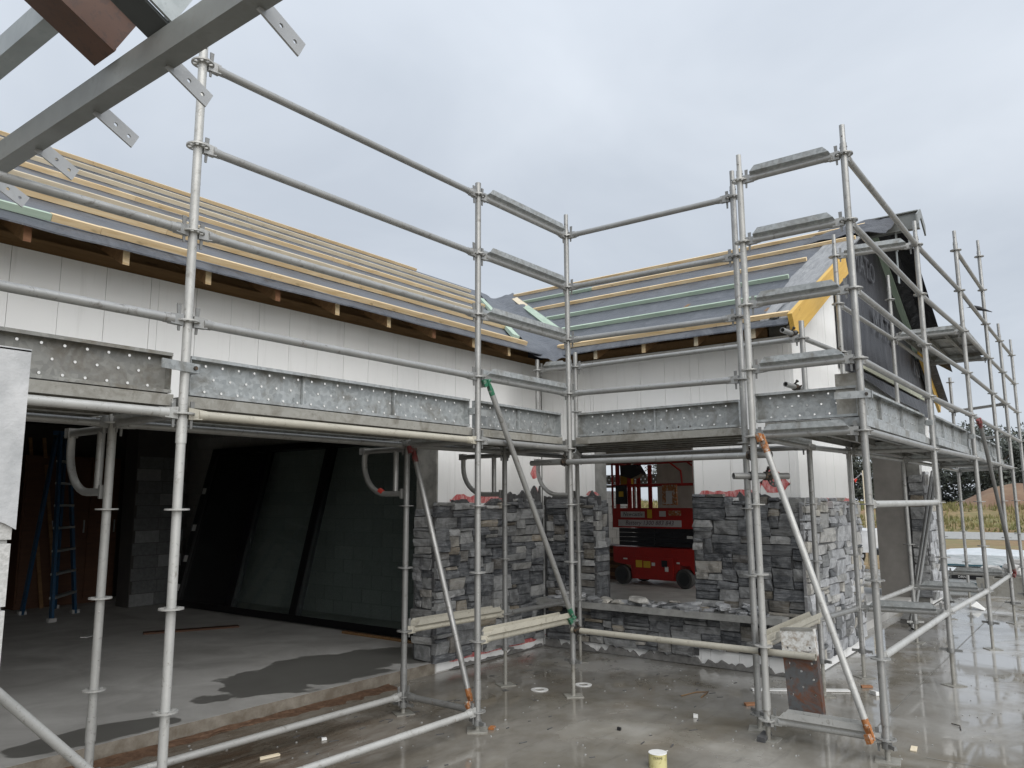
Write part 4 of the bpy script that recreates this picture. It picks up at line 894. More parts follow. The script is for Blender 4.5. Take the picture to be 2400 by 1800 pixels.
# loose tubes tied on with couplers
def coupler(parent, loc, axis, mat='dark_iron', flange=False):
    b = MB(); a = Vector(axis).normalized(); p = Vector(loc); b.tube(p-a*.028, p+a*.028, RT+.009, 10); n = a.orthogonal().normalized(); m_ = a.cross(n)
    b.tube(p+n*.03-m_*.02, p+n*.03+m_*.045, .009, 8); b.tube(p-n*.03-m_*.02, p-n*.03+m_*.05, .008, 8); b.tube(p+n*.03+m_*.045, p+n*.03+m_*.06, .014, 6)
    ob('coupler', b, mat, parent)
def loose(p, q, label, mat, couplers=(), r=RT):
    p, q = Vector(p), Vector(q); L = (q-p).length; t = thing('loose_tube', label, 'scaffold tube'); t.matrix_world = frame(p, q-p, z=(0, 0, 1)) if abs((q-p).normalized().z) < .9 else Matrix.Translation(p)
    b = MB(); b.tube((0, 0, 0), (L, 0, 0), r, 14, hollow=True); ob('tube', b, mat, t)
    for s in couplers: coupler(t, (s*L, 0, 0), (1, 0, 0))
    return t
loose((5.875, 4.23, 2.015), (5.755, 1.95, 2.00), 'long loose tube clamped below the deck across the window bay', 'galv_tube', (.17, .93))
loose((5.862, 3.80, .566), (5.752, 1.72, .585), 'long muddy loose tube across the window bay at knee height', 'cream_tube', (.03, .82))
lt = loose((5.60, 2.19, 1.845), (5.95, 1.90, 1.845), 'stub tube with rusty couplers clamped to the front standard of the pair', 'dull_tube', (.35, .62))
b = MB(); s = ROS['dull_tube']; o = bpy.data.objects.new('rosette', s); C.objects.link(o); o.parent = lt; o.location = (.33, 0, -.02); o.rotation_euler = (0, R_(80), .2)
loose((7.02, 2.22, 3.20), (8.35, 1.98, 3.12), 'tube clamped to the house corner standard below the yellow barge board', 'galv_tube', (.14, .84))
loose((7.02, 2.22, 2.70), (8.35, 1.98, 2.62), 'lower tube clamped to the house corner standard above the deck', 'galv_tube', (.14, .84))
loose((11.25, 2.14, .03), (13.9, 2.12, 2.10), 'raking tube before the far stone pier, nearer of the two', 'dull_tube')
loose((11.55, 2.22, .03), (14.05, 2.20, 2.10), 'raking tube before the far stone pier, farther of the two', 'dull_tube')
# braces
brace((4.70, 3.80, 2.60), (5.85, 3.78, .66), 'long brace with green painted ends before the stone pier', 'green_paint')
brace((4.665, 4.57, 2.10), (4.665, 3.93, .17), 'brace with rusty orange foot at the garage opening', 'red_worn', 'galv_tube', 'orange_paint')
brace((5.62, 1.97, 2.12), (5.61, 1.36, .15), 'brace with bright orange ends at the right front corner', 'orange_paint', 'pale_tube')
brace((-.23, 3.80, 1.68+.9), (2.12, 3.80, .16), 'pale brace tube at the bottom left corner beside the pillar', 'pale_tube', 'pale_tube')
brace((10.52, 1.11, 2.58), (12.62, 1.09, .67), 'worn brown brace with red ends on the gable scaffold', 'red_worn', 'dull_tube')
# ------------------------------------------------------------------ hop-up brackets under the deck
def bracket(key, label, drop=.37, reach=.52, red=False):
    x, y = POST[key]; t = thing('hop_up_bracket', label, 'scaffold bracket', (x, y, 0), 0, 'curved hop-up brackets under the deck')
    z1 = lev(1)-.03; z0 = z1-drop; R = .27
    pts = [(0, reach, z1)]+[(0, reach, z1-.06)]
    pts += [(0, reach-R+R*math.cos(a), (z0+R)-R*math.sin(a)) for a in lin(0, math.pi/2, 9)]
    pts += [(0, .045, z0)]
    b = MB(); b.path(pts, .0235, 12); ob('curved_tube', b, 'galv_tube', t)
    b = MB(); b.tube((0, .13, z0+.02), (0, .13, z1), .0225, 12); ob('strut', b, 'galv_tube', t)
    b = MB(); b.tube((0, .045, z1), (0, reach+.02, z1), .0235, 12); b.box((-.03, reach-.02, z1-.03), (.03, reach+.035, z1+.03)); ob('top_bar', b, 'dull_tube', t)
    b = MB(); b.box((-.035, .028, z0-.04), (.035, .045, z0+.04)); ob('foot_plate', b, 'galv_tube', t)
    if red: b = MB(); b.tube((0, reach-.20, z0+.03), (0, reach-.245, z0+.006), .0245, 12); ob('red_band', b, 'flag_red', t)
bracket('P1i', 'curved bracket on the short standard beside the nearest tall standard')
bracket('P2i', 'curved bracket with a red band at the garage opening edge', red=True)
bracket('P3i', 'curved bracket before the white wall above the stone pier')
bracket('P3b', 'curved bracket nearest the window opening at the inner corner')
# ------------------------------------------------------------------ planks
DZ = 2.238
def run(xa, xb, ys_, lab, mats):
    for i, y in enumerate(ys_): plank((xa, y, DZ), (1, 0, 0), (0, 0, 1), xb-xa, lab.format(('outer', 'middle', 'inner', 'bracket', 'wall side')[i]), mats[i % len(mats)])
Y3 = (4.01, 4.245, 4.48); YH = (4.75, 4.985)
run(-.20, 2.17, Y3+YH, '{} deck plank of the bay left of the nearest standard', ('dirty_plate', 'old_plate'))
run(2.24, 4.62, Y3+YH, '{} deck plank over the garage opening', ('dirty_plate', 'galv_plate'))
run(4.69, 5.90, Y3+YH, '{} deck plank before the stone pier', ('dirty_plate', 'old_plate'))
for i, x in enumerate((6.09, 6.325, 6.56, 6.795, 7.03)):
    plank((x, 2.28, DZ), (0, 1, 0), (0, 0, 1), 2.27 if i > 0 else 1.52, f'{("first", "second", "third", "fourth", "fifth")[i]} deck plank of the window bay counted from the outside', 'dirty_plate' if i == 0 else 'old_plate')
plank((5.99, 4.79, DZ), (1, 0, 0), (0, 0, 1), 1.16, 'short deck plank tucked into the inner corner by the wall', 'old_plate')
for xa, xb, nm in ((5.75, 8.2, 'first'), (8.30, 10.40, 'second'), (10.50, 12.68, 'third'), (12.80, 14.25, 'fourth')):
    for i, dy in enumerate((0, .235, .47)): plank((xa, 1.40+dy-(.0 if nm in ('first',) else .06), DZ), (1, 0, 0), (0, 0, 1), xb-xa, f'{("outer", "middle", "inner")[i]} deck plank of the {nm} gable bay', 'galv_plate' if i == 0 else 'old_plate')
for i, dy in enumerate((0, .235, .47)): plank((10.50, 1.30+dy, lev(4)+.10), (1, 0, 0), (0, 0, 1), 2.18, f'{("outer", "middle", "inner")[i]} plank of the upper platform against the sky', 'old_plate')
# toe boards (planks on edge)
TZ = DZ+.006+.108
plank((2.155, 3.955, TZ), (-1, 0, 0), (0, 1, 0), 2.30, 'dull stained perforated toe board left of the nearest standard', 'old_plate', 'toe', .216, ribs=False)
plank((4.60, 3.955, TZ), (-1, 0, 0), (0, 1, 0), 2.34, 'bright perforated toe board between nearest standard and green brace standard', 'galv_plate', 'toe', .216)
plank((5.885, 3.955, TZ), (-1, 0, 0), (0, 1, 0), 1.19, 'short perforated toe board behind the green brace', 'galv_plate', 'toe', .216)
plank((6.045, 2.27, TZ), (0, 1, 0), (1, 0, 0), 1.52, 'perforated toe board across the window bay', 'galv_plate', 'toe', .216)
plank((5.80, 1.33, TZ), (0, 1, 0), (1, 0, 0), .72, 'short toe board with bright holes at the right front corner', 'galv_plate', 'toe', .216, ribs=False)
for xa, xb, nm in ((5.76, 8.20, 'first'), (8.32, 10.39, 'second'), (10.51, 12.68, 'third'), (12.82, 14.22, 'fourth')):
    yy = 1.375 if nm == 'first' else 1.30
    plank((xb, yy-.005, TZ), (-1, 0, 0), (0, 1, 0), xb-xa, f'perforated toe board of the {nm} gable bay', 'galv_plate', 'toe', .216)
def clip(p, rz, label):
    t = thing('toe_board_clip', label, 'scaffold clip', p, rz, 'toe board clips'); b = MB(); b.box((-.17, -.035, -.025), (.07, -.027, .025)); b.box((.062, -.035, -.025), (.07, .035, .025)); ob('bar', b, 'galv_plate', t)
    b = MB(); b.tube((.035, -.045, 0), (.035, -.03, 0), .012, 8); ob('bolt', b, 'dark_iron', t)
clip((5.687, 1.286, TZ+.03), R_(-82), 'flat toe board clip on the right front corner standard'); clip((8.26, 1.265, TZ+.03), R_(170), 'toe board clip on the second gable standard'); clip((10.45, 1.18, TZ+.03), R_(170), 'toe board clip on the third gable standard')
clip((2.205, 3.858, TZ+.03), R_(10), 'toe board clip on the nearest tall standard'); clip((4.65, 3.858, TZ+.01), R_(170), 'toe board clip on the green brace standard')
t = tag(ob('end_board', MB().box((-.012, -.075, -.15), (.012, .075, .15)), 'dirty_plate', loc=(5.765, 1.395, TZ+.05)), 'upright stub of plank closing the corner beside the toe board clip', 'board')

# ================================================================== FOREGROUND: block pillar and steel canopy
px1, py0, ptop = 0.985, 2.63, 2.135
pil = thing('block_pillar', 'concrete block pillar with smooth render patch at the left edge', 'pillar', (px1-.2, py0+.2, 0))
b = MB(); b.box((-.19, -.19, 0), (.19, .19, ptop-.002)); ob('core', b, 'mortar_block', pil)
for j in range(11):
    z = j*.195; h = min(.187, ptop-z-.004)
    if h < .03: continue
    for i in range(2):
        b = MB(); o_ = U(-.003, .003)
        if j % 2 == 0:
            b.box((-.2+i*.2+.003, -.2+o_, z+.004), (-.2+(i+1)*.2-.003, .0-.002, z+h))
            if i == 0: ob('block', b, 'block_face', pil); continue
        else: b.box((-.2+.002+i*.001, -.2+i*.2+.003+o_*(1-i), z+.004), (.2+o_, -.2+(i+1)*.2-.003, z+h))
        ob('block', b, 'block_face', pil)
    if j % 2 == 0: b = MB(); b.box((-.2+U(-.003, .003), .002, z+.004), (.2, .2, z+h)); ob('block', b, 'block_face', pil)
# render patch: thin coat with a ragged lower edge, over the two faces near the camera
rp = MB(); n = 14; r = random.Random(3); xs = lin(-.205, .203, n); lo = [1.655-.015*math.sin(i*.55)+.010*r.random()-.055*(i/(n-1))**2 for i in range(n)]
for i in range(n-1):
    P = []
    for yy in (-.213, -.2045): P += [(xs[i], yy, lo[i]), (xs[i+1], yy, lo[i+1]), (xs[i+1], yy, ptop+.004), (xs[i], yy, ptop+.004)]
    rp.hexa(P)
rp.box((-.2135, -.2, 1.6), (-.2045, .2, ptop+.004)); rp.box((-.213, -.213, ptop-.001), (.204, .2, ptop+.008))
ro_ = ob('render_coat', rp, 'render_grey', pil)
b = MB(); b.tube((.06, -.2125, 1.845), (.06, -.219, 1.845), .033, 16, .022); ob('render_dab', b, 'render_grey', ro_)
# canopy: eave beam along Y with cleats, sloped red-oxide rafter, galvanised purlin
can = thing('canopy_frame', 'overhead grey steel eave beam with drilled cleats and red oxide rafter', 'steel frame', (1.30, 2.9, 0))
CI = Matrix.Translation((-1.30, -2.9, 0))
def cp(name, b, mat, parent=None):
    o = ob(name, b, mat); o.parent = parent or can
    if parent is None: o.matrix_parent_inverse = CI
    return o
bx, bz = 1.372, 3.29
b = MB(); b.box((bx-.05, .6, bz), (bx+.03, 5.2, bz+.006)); b.box((bx-.05, .6, bz+.006), (bx-.044, 5.2, bz+.10)); b.box((bx+.024, .6, bz+.006), (bx+.03, 5.2, bz+.045)); b.box((bx-.05, .6, bz+.10), (bx-.02, 5.2, bz+.106)); eb = cp('eave_beam', b, 'steel_primer')
tp = R_(27.7)
def cleatmesh():
    # plate in local xy, two round holes
    b = MB(); L, W, t, hr = .19, .072, .004, .009
    cells = [(0, .06, None), (.06, .115, .09), (.115, L, .155)]
    for z in (-t, t):
        for x0, x1, hx in cells:
            if hx is None: b.add([(x0, -W/2, z), (x1, -W/2, z), (x1, W/2, z), (x0, W/2, z)], [(0, 1, 2, 3)]); continue
            o8 = [(x1, 0), (x1, W/2), (hx, W/2), (x0, W/2), (x0, 0), (x0, -W/2), (hx, -W/2), (x1, -W/2)]
            b.add([(u, v, z) for u, v in o8]+[(hx+hr*math.cos(k*math.pi/4), hr*math.sin(k*math.pi/4), z) for k in range(8)], [(k, (k+1) % 8, 8+(k+1) % 8, 8+k) for k in range(8)])
    for hx in (.09, .155): b.add([(hx+hr*math.cos(k*math.pi/4), hr*math.sin(k*math.pi/4), z) for z in (-t, t) for k in range(8)], [(k, (k+1) % 8, 8+(k+1) % 8, 8+k) for k in range(8)])
    per = [(0, -W/2), (L, -W/2), (L, W/2), (0, W/2)]; b.add([(u, v, z) for z in (-t, t) for u, v in per], [(k, (k+1) % 4, 4+(k+1) % 4, 4+k) for k in range(4)])
    return b.mesh('cleat')
cm_ = cleatmesh(); cm_.materials.append(MATS['cleat_grey'])
for yc in (1.55, 2.085, 2.655, 3.225, 3.79, 4.35):
    o = bpy.data.objects.new('cleat', cm_); C.objects.link(o); o.parent = can; o.matrix_parent_inverse = CI
    o.matrix_basis = frame((bx+.012, yc, bz+.02), (math.cos(tp), 0, -math.sin(tp)), y=(math.sin(tp), 0.12, math.cos(tp)))
# sloped rafter (hollow look: square section) ending above the beam
def sloped(x1, z1, L, w, h): return frame((x1, 0, z1), (-math.cos(tp), 0, math.sin(tp)), y=(0, -1, 0))
b = MB(); b.box((0, -.083, 0), (2.4, .083, .012)); b.box((0, -.083, .198), (2.4, .083, .21)); b.box((0, .05, .012), (2.4, .062, .198)); b.box((0, -.062, .012), (2.4, -.05, .198)); o = cp('rafter', b, 'red_oxide'); o.matrix_basis = frame((1.294, 2.984, 3.40), (-math.cos(tp), 0, math.sin(tp)), y=(0, -1, 0))
b = MB(); b.box((0, -.07, 0), (.5, .07, .012)); b.box((0, -.07, .0125), (.012, .055, .14)); o = cp('seat_bracket', b, 'steel_dark'); o.matrix_basis = frame((1.335, 2.65, 3.40), (-math.cos(tp), 0, math.sin(tp)), y=(0, -1, 0))
b = MB(); b.box((.02, -.006, 0), (.30, .006, .20)); pl_ = cp('gusset_plate', b, 'steel_galv'); pl_.matrix_basis = frame((1.36, 2.57, 3.40), (-math.cos(tp), 0, math.sin(tp)), y=(0, -1, 0))
b = MB(); b.tube((.13, -.006, .09), (.13, .022, .09), .019, 6); o = ob('bolt', b, 'steel_dark', pl_)
b = MB(); b.box((1.155, 3.07, 3.60), (1.235, 6.2, 3.606)); b.box((1.155, 3.07, 3.606), (1.161, 6.2, 3.70)); b.box((1.155, 3.07, 3.70), (1.215, 6.2, 3.706)); cp('purlin', b, 'steel_galv')

# ================================================================== GARAGE CONTENTS
dfr = thing('sliding_door_frame', 'large black sliding door frame with glass leaning against the block wall', 'door frame', (6.65, 9.1, .106))
# frame local: x = along +Y (world), z = up the lean
lean = math.atan2(.60, 2.45); DM = frame((6.66, 6.30, .112), (0, 1, 0), z=(math.sin(lean), 0, math.cos(lean)))
DI = dfr.matrix_world.inverted() if False else Matrix.Translation((-6.65, -9.1, -.106))
def dp(n, b, mat, parent=None):
    o = ob(n, b, mat); o.parent = parent or dfr
    if parent is None: o.matrix_parent_inverse = DI; o.matrix_basis = DM
    return o
LF, HF = 5.30, 2.48
for n, a, c in (('bottom_rail', (0, -.05, 0), (LF, .05, .09)), ('top_rail', (0, -.05, HF-.09), (LF, .05, HF))): b = MB(); b.box(a, c); dp(n, b, 'black_frame')
for x0 in (0, 2.30, 3.75, 5.16):
    b = MB(); b.box((x0, -.048, .0905), (x0+.14, .048, HF-.0905)); dp('stile', b, 'black_frame')
for x0, x1 in ((.14, 2.30), (2.44, 3.75), (3.89, 5.16)):
    b = MB(); b.box((x0+.002, -.004, .092), (x1-.002, .004, HF-.092)); dp('glass_pane', b, 'glass_pane' if x0 < 3.5 else 'pane_shade')
for i, (zz_, sx_) in enumerate(((.22, 5.18), (.66, 5.18), (1.14, 5.18), (1.73, 5.18))):
    b = MB(); b.box((sx_, .049, zz_), (sx_+.10, .051, zz_+.10)); st_ = dp('sticker', b, 'sticker_white')
b = MB(); b.box((-.01, -.12, -.004), (LF, -.052, .05)); dp('track', b, 'black_frame')
# blue step ladder
lad = thing('step_ladder', 'blue fibreglass step ladder standing in the dark garage', 'ladder', (4.9, 11.8, .106))
def lp(n, pts, w, d, mat, parent=None):
    b = MB(); p, q = Vector(pts[0]), Vector(pts[1]); D = (q-p); L = D.length; b.box((0, -w/2, -d/2), (L, w/2, d/2)); o = ob(n, b, mat, parent or lad); o.matrix_basis = frame(p, D, y=(0, 1, .01)) if abs(D.normalized().y) < .95 else frame(p, D, y=(1, 0, .01)); return o
A, B_, A2, B2 = (-.08, -.42, 0), (.50, .22, 0), (-.02, .68, 0), (.55, 1.0, 0); TA, TB = (-.02, -.10, 2.55), (.22, .18, 2.55)
for p, q in ((A, TA), (B_, TB), (A2, (TA[0], TA[1]+.12, 2.5)), (B2, (TB[0], TB[1]+.12, 2.5))):
    lp('rail', (p, q), .08, .035, 'ladder_blue'); b = MB(); b.box((p[0]-.05, p[1]-.04, 0), (p[0]+.05, p[1]+.04, .05)); ob('foot', b, 'rubble', lad)
for i in range(1, 8):
    f = i/8.3; p = Vector(A).lerp(Vector(TA), f); q = Vector(B_).lerp(Vector(TB), f); lp('step', (p, q), .08, .03, 'steel_galv')
lp('top_cap', (TA, TB), .2, .06, 'ladder_blue')
cb = thing('cupboard', 'brown timber cupboard at the back of the garage', 'cupboard', (5.9, 13.3, .106)); b = MB(); b.box((-.9, -.2, 0), (.55, .28, 2.3)); ob('carcass', b, 'ply_brown', cb)
for i, x0 in enumerate((-.88, -.40, .08)): b = MB(); b.box((x0, -.222, .08), (x0+.46, -.2015, 2.26)); d_ = ob('door', b, 'ply_brown', cb); b = MB(); b.box((x0+.40, -.24, 1.1), (x0+.42, -.2225, 1.3)); ob('handle', b, 'steel_galv', d_)
sh = tag(ob('wall_sheet', MB().hexa([(3.7, 13.0, .107), (4.6, 13.0, .107), (4.6, 13.02, .107), (3.7, 13.02, .107), (3.72, 13.3, 2.2), (4.58, 13.3, 2.2), (4.58, 13.32, 2.2), (3.72, 13.32, 2.2)]), 'beige_lining'), 'pale lining sheet leaning behind the blue ladder', 'sheet')
for i, (dx) in enumerate((0, .16)): tag(ob('timber_length', MB().box((-.025, -.012, 0), (.025, .012, 2.6)), 'pine_dark', loc=(5.35+dx, 13.0-.1*i, .107), rot=(R_(-5), R_(-6), 0)), ('left', 'right')[i]+' of two timber lengths leaning beside the cupboard', 'timber')
tag(ob('floor_board', MB().box((-.55, -.07, 0), (.55, .07, .02)), 'ply_brown', loc=(5.55, 9.2, .1055), rot=(0, 0, R_(-25))), 'short dark board lying on the garage floor', 'board')
tag(ob('paper_scrap', MB().box((-.08, -.04, 0), (.08, .04, .01)), 'sticker_white', loc=(4.57, 9.8, .1055), rot=(0, 0, .6)), 'small white offcut on the garage floor', 'offcut')
tag(ob('timber_strip', MB().box((-.02, -.6, 0), (.02, .6, .03)), 'pine_dark', loc=(6.50, 6.9, .1055)), 'timber strip on the floor before the black door frame', 'timber')

# ================================================================== SCISSOR LIFT
lift = thing('scissor_lift', 'red scissor lift with black scissor pack inside the window opening', 'scissor lift', (13.39, 7.72, .10))
lift.matrix_world = frame((13.38, 7.70, .101), (-.14, -1.39, 0), z=(0, 0, 1))   # x along its side towards the camera's right, -y? towards camera
LL = 1.80
def lf(n, b, mat, parent=None): return ob(n, b, mat, parent or lift)
# local y: frame gives y = z x x ; towards +X world (away from camera) is +y
b = MB(); b.prism([(.0, .42), (.0, .70), (LL, .70), (LL, .30), (LL-.06, .26), (LL-.14, .40), (LL-.36, .40), (LL-.44, .12), (.42, .12), (.40, .36), (.04, .40)], 0.0, .76, axis=1); ch = lf('chassis', b, 'lift_red')
b = MB(); b.box((.46, -.012, .15), (LL-.48, -.001, .52)); lf('side_door', b, 'lift_red', ch)
for x0, x1, z0, z1, mt in ((.52, .66, .33, .46, 'sticker_yellow'), (.69, .84, .33, .45, 'sticker_yellow'), (.87, .94, .37, .43, 'sticker_white'), (1.15, 1.22, .28, .37, 'sticker_white'), (1.40, 1.46, .43, .46, 'sticker_white'), (.24, .33, .465, .49, 'sticker_white')):
    b = MB(); b.box((x0, -.0165, z0), (x1, -.0125, z1)); lf('sticker', b, mt, ch)
b = MB(); b.box((1.08, -.0165, .36), (1.20, -.0125, .48)); lf('socket', b, 'lift_black', ch)
for wx in (.21, LL-.25):
    for wy in (-.03, .66):
        wr_ = .175; b = MB(); b.path([(wx, wy, wr_), (wx, wy+.012, wr_), (wx, wy+.10, wr_), (wx, wy+.112, wr_)], [wr_-.02, wr_, wr_, wr_-.02], 24); wo = lf('wheel', b, 'rubber')
        b = MB(); b.path([(wx, wy-.008, wr_), (wx, wy+.06, wr_)], .115, 20); lf('hub', b, 'hub_grey', wo)
for i in range(4):
    z = .72+i*.083
    b = MB(); b.box((.12, .04, z), (LL-.02, .09, z+.078)); b.box((.12, .66, z), (LL-.02, .71, z+.078)); sa = lf('scissor_arm', b, 'lift_black')
    b = MB(); b.tube((.92, .02, z+.04), (.92, .72, z+.04), .018, 8); b.tube((LL-.06, .02, z+.04), (LL-.06, .72, z+.04), .018, 8); lf('pivot_pin', b, 'hub_grey', sa)
b = MB(); b.box((LL-.20, .036, .88), (LL-.08, .0395, .93)); lf('sticker', b, 'sticker_white')
b = MB(); b.box((0, 0, 1.055), (LL+.02, .76, 1.08)); b.box((0, 0, 1.08), (LL+.02, .015, 1.42)); b.box((0, .745, 1.08), (LL+.02, .76, 1.42)); b.box((0, .015, 1.08), (.015, .745, 1.42)); b.box((LL+.005, .015, 1.08), (LL+.02, .745, 1.42)); lf('platform', b, 'lift_red')
for n, x0, x1, z0, z1, txt, mt, sz in (('sign', .20, .74, 1.25, 1.36, 'Newcastle', 'print_black', .105), ('sign', .14, 1.52, 1.085, 1.205, 'Battery 1300 883 843', 'print_purple', .115)):
    b = MB(); b.box((x0, -.006, z0), (x1, -.001, z1)); sg = lf(n, b, 'sign_grey')
    me = textmesh(txt, sz, 0, .25, 1.0 if 'New' in txt else 1.05); o = ob('lettering', me, mt, sg); o.matrix_basis = Matrix.Translation(((x0+x1)/2, -.0075, (z0+z1)/2+.004)) @ Matrix.Rotation(R_(90), 4, 'X')
for x0, x1, z0, z1, mt in ((.80, .90, 1.24, 1.40, 'sticker_yellow'), (1.06, 1.20, 1.27, 1.37, 'sign_grey'), (1.26, 1.52, 1.29, 1.38, 'orange_paint')): b = MB(); b.box((x0, -.006, z0), (x1, -.001, z1)); lf('sticker', b, mt)
for yy in (.02, .74):
    b = MB(); b.path([(.0, yy, 1.42), (.0, yy, 2.26), (.03, yy, 2.29), (LL-.06, yy, 2.31), (LL-.01, yy, 2.26), (LL, yy, 1.42)], .021, 10); gr = lf('guard_rail', b, 'lift_red')
    b = MB(); b.tube((0, yy, 1.86), (LL, yy, 1.86), .019, 10); lf('mid_rail', b, 'lift_red')
    b = MB(); b.path([(LL-.55, yy, 2.295), (LL-.27, yy, 2.10), (LL-.25, yy, 1.87)], .019, 8); lf('rail_brace', b, 'lift_red')
    for x0 in (.09, .36): b = MB(); b.box((x0, yy-.018, 1.42), (x0+.075, yy+.018, 2.27)); lf('rail_post', b, 'lift_red')
for x0 in (0, LL): b = MB(); b.tube((x0, .02, 2.27), (x0, .74, 2.27), .02, 10); b.tube((x0, .02, 1.86), (x0, .74, 1.86), .019, 10); lf('end_rail', b, 'lift_red')
b = MB(); b.prism([(.27, 2.24), (.62, 2.24), (.74, 2.06), (.52, 1.98), (.28, 2.04)], -.10, .10, axis=1); lf('control_box', b, 'lift_black')
b = MB(); b.box((.13, -.06, 1.50), (.36, .0, 1.86)); bt = lf('tool_bag', b, 'lift_black'); b = MB(); b.box((.21, -.065, 1.64), (.31, -.0605, 1.74)); lf('sticker', b, 'sticker_yellow', bt)
b = MB(); b.box((1.16, -.04, 1.48), (1.46, .0, 1.85)); db = lf('document_box', b, 'orange_paint'); b = MB(); b.box((1.24, -.044, 1.50), (1.37, -.0405, 1.74)); lf('paper', b, 'sign_grey', db)
b = MB(); b.box((.14, .1, 1.85), (.30, .3, 2.2)); lf('yellow_case', b, 'sticker_yellow')
# things seen beyond the lift through the back opening
bp_ = thing('block_pier', 'pale concrete block pier seen past the left of the red lift', 'pier', (17.0, 9.9, 0)); b = MB(); b.box((.01, -.62, 0), (.39, .62, 1.9)); ob('core', b, 'mortar_block', bp_)
for j in range(10):
    for i in range(3):
        y = -.62+i*.40+(j % 2)*.12
        if y+.386 > .66: continue
        o = bpy.data.objects.new('block', blk); C.objects.link(o); o.parent = bp_; o.location = (-.005, y, .005+j*.19)
ts = thing('timber_stack', 'stack of brown timber boards on the floor left of the red lift', 'timber stack', (14.3, 8.25, .1))
for j in range(9):
    b = MB(); b.box((-.3, -.42+U(-.02, .02), j*.075), (.3, .42+U(-.02, .02), j*.075+.07)); ob('board', b, 'pine_dark' if j % 2 else 'ply_brown', ts)
st = thing('rear_scaffold_standard', 'scaffold standard seen behind the house through the window', 'scaffold post', (16.0, 8.6, 0)); b = MB(); b.tube((0, 0, 0), (0, 0, 4.0), RT, 10); ob('tube', b, 'galv_tube', st)
for k in range(7): o = bpy.data.objects.new('rosette', ROS['galv_tube']); C.objects.link(o); o.parent = st; o.location = (0, 0, .136+.5*k)
plank((16.05, 10.4, 2.15), (0, -1, 0), (1, 0, 0), 2.4, 'perforated toe board behind the house seen through the window', 'old_plate', 'toe', .216)
plank((16.2, 10.4, 2.03), (0, -1, 0), (0, 0, 1), 2.4, 'deck plank behind the house seen through the window', 'old_plate')

# ================================================================== THINGS ON THE GROUND
rpk = plank((5.792, 1.80, .735), (-.02, .08, -1), (-1, 0, 0.02), .57, 'short rusty perforated plank leaning at the right front corner', 'rust_plate', 'deck', .235, 'rusty leaning plank', ribs=False)
M0 = frame((5.80, 1.86, .755), (-.03, -.075, -1), z=(-1, 0, .03)); rpk.matrix_world = M0
b = MB(); b.box((-.004, -.116, -.085), (.012, .116, .004)); ob('hook_lip', b, 'dirty_plate', rpk)
def ring(x, y, label):
    b = MB(); n = 28
    for z0, z1 in ((.002, .007),):
        V = [(r_*math.cos(2*math.pi*i/n), r_*math.sin(2*math.pi*i/n), z) for z in (z0, z1) for r_ in (.042, .078) for i in range(n)]
        F = []
        for i in range(n):
            j = (i+1) % n; F += [(2*n+i, 2*n+j, 3*n+j, 3*n+i), (n+i, n+j, 3*n+j, 3*n+i), (j, i, 2*n+i, 2*n+j)]
        b.add(V, F)
    tag(ob('plastic_ring', b, 'white_plastic', loc=(x, y, 0)), label, 'ring', 'white plastic rings on the slab')
ring(5.93, 4.20, 'left white plastic ring lying on the wet slab'); ring(6.32, 3.985, 'right white plastic ring lying behind the screw jack')
tag(ob('white_strip', MB().box((-.42, -.035, 0), (.42, .035, .012)), 'white_plastic', loc=(7.25, 2.32, .003), rot=(0, 0, math.atan2(-.703, .466))), 'long white strip lying on the slab behind the rusty plank', 'strip')
cup = thing('pipe_stub', 'yellow capped pipe stub with lettering at the bottom edge', 'pipe', (4.72, 2.43, 0))
b = MB(); b.tube((0, 0, -.01), (0, 0, .085), .057, 28); ob('pipe', b, 'pipe_yellow', cup)
b = MB(); V = []; n = 36; r = random.Random(4)
b.path([(0, 0, .085), (0, 0, .0885)], [.059, .058], 30); b.hexa([(.05, -.03, .083), (.078, -.034, .082), (.078, -.030, .082), (.05, -.02, .083), (.05, -.03, .086), (.078, -.034, .085), (.078, -.030, .085), (.05, -.02, .086)]); ob('cap', b, 'white_plastic', cup)
me = textmesh('TERMI', .022); ang0 = math.atan2(-2.43, -4.72)
for v in me.vertices:
    a = ang0+v.co.x/.0578; v.co.xyz = (.0578*math.cos(a), .0578*math.sin(a), .066+v.co.y)
ob('lettering', me, 'print_black', cup)
# loose flat stones along the sill ledge
r = random.Random(8); yy = 5.2; n_ = 0
def rock(sx_, sy_, sz_, seed):
    rr_ = random.Random(seed); b = MB(); n = 6; rings = []
    for zf, sc in ((0, .9), (.3, 1.0), (.85, .95), (1.0, .78)):
        rings.append([(sx_*sc*math.cos(2*math.pi*i/n)*rr_.uniform(.6, 1.2), sy_*sc*math.sin(2*math.pi*i/n)*rr_.uniform(.6, 1.2), sz_*zf+(rr_.uniform(-.1, .1)*sz_ if zf else 0)) for i in range(n)])
    V = [p for g_ in rings for p in g_]; b.add(V, [(k*n+i, k*n+(i+1) % n, (k+1)*n+(i+1) % n, (k+1)*n+i) for k in range(3) for i in range(n)]+[tuple(range(n-1, -1, -1)), tuple(range(3*n, 4*n))]); return b
ROCKS = [rock(.11, .065, .040, i) for i in range(8)]
WHERE = {0: 'left end', 1: 'middle', 2: 'right end'}
cnt = {}
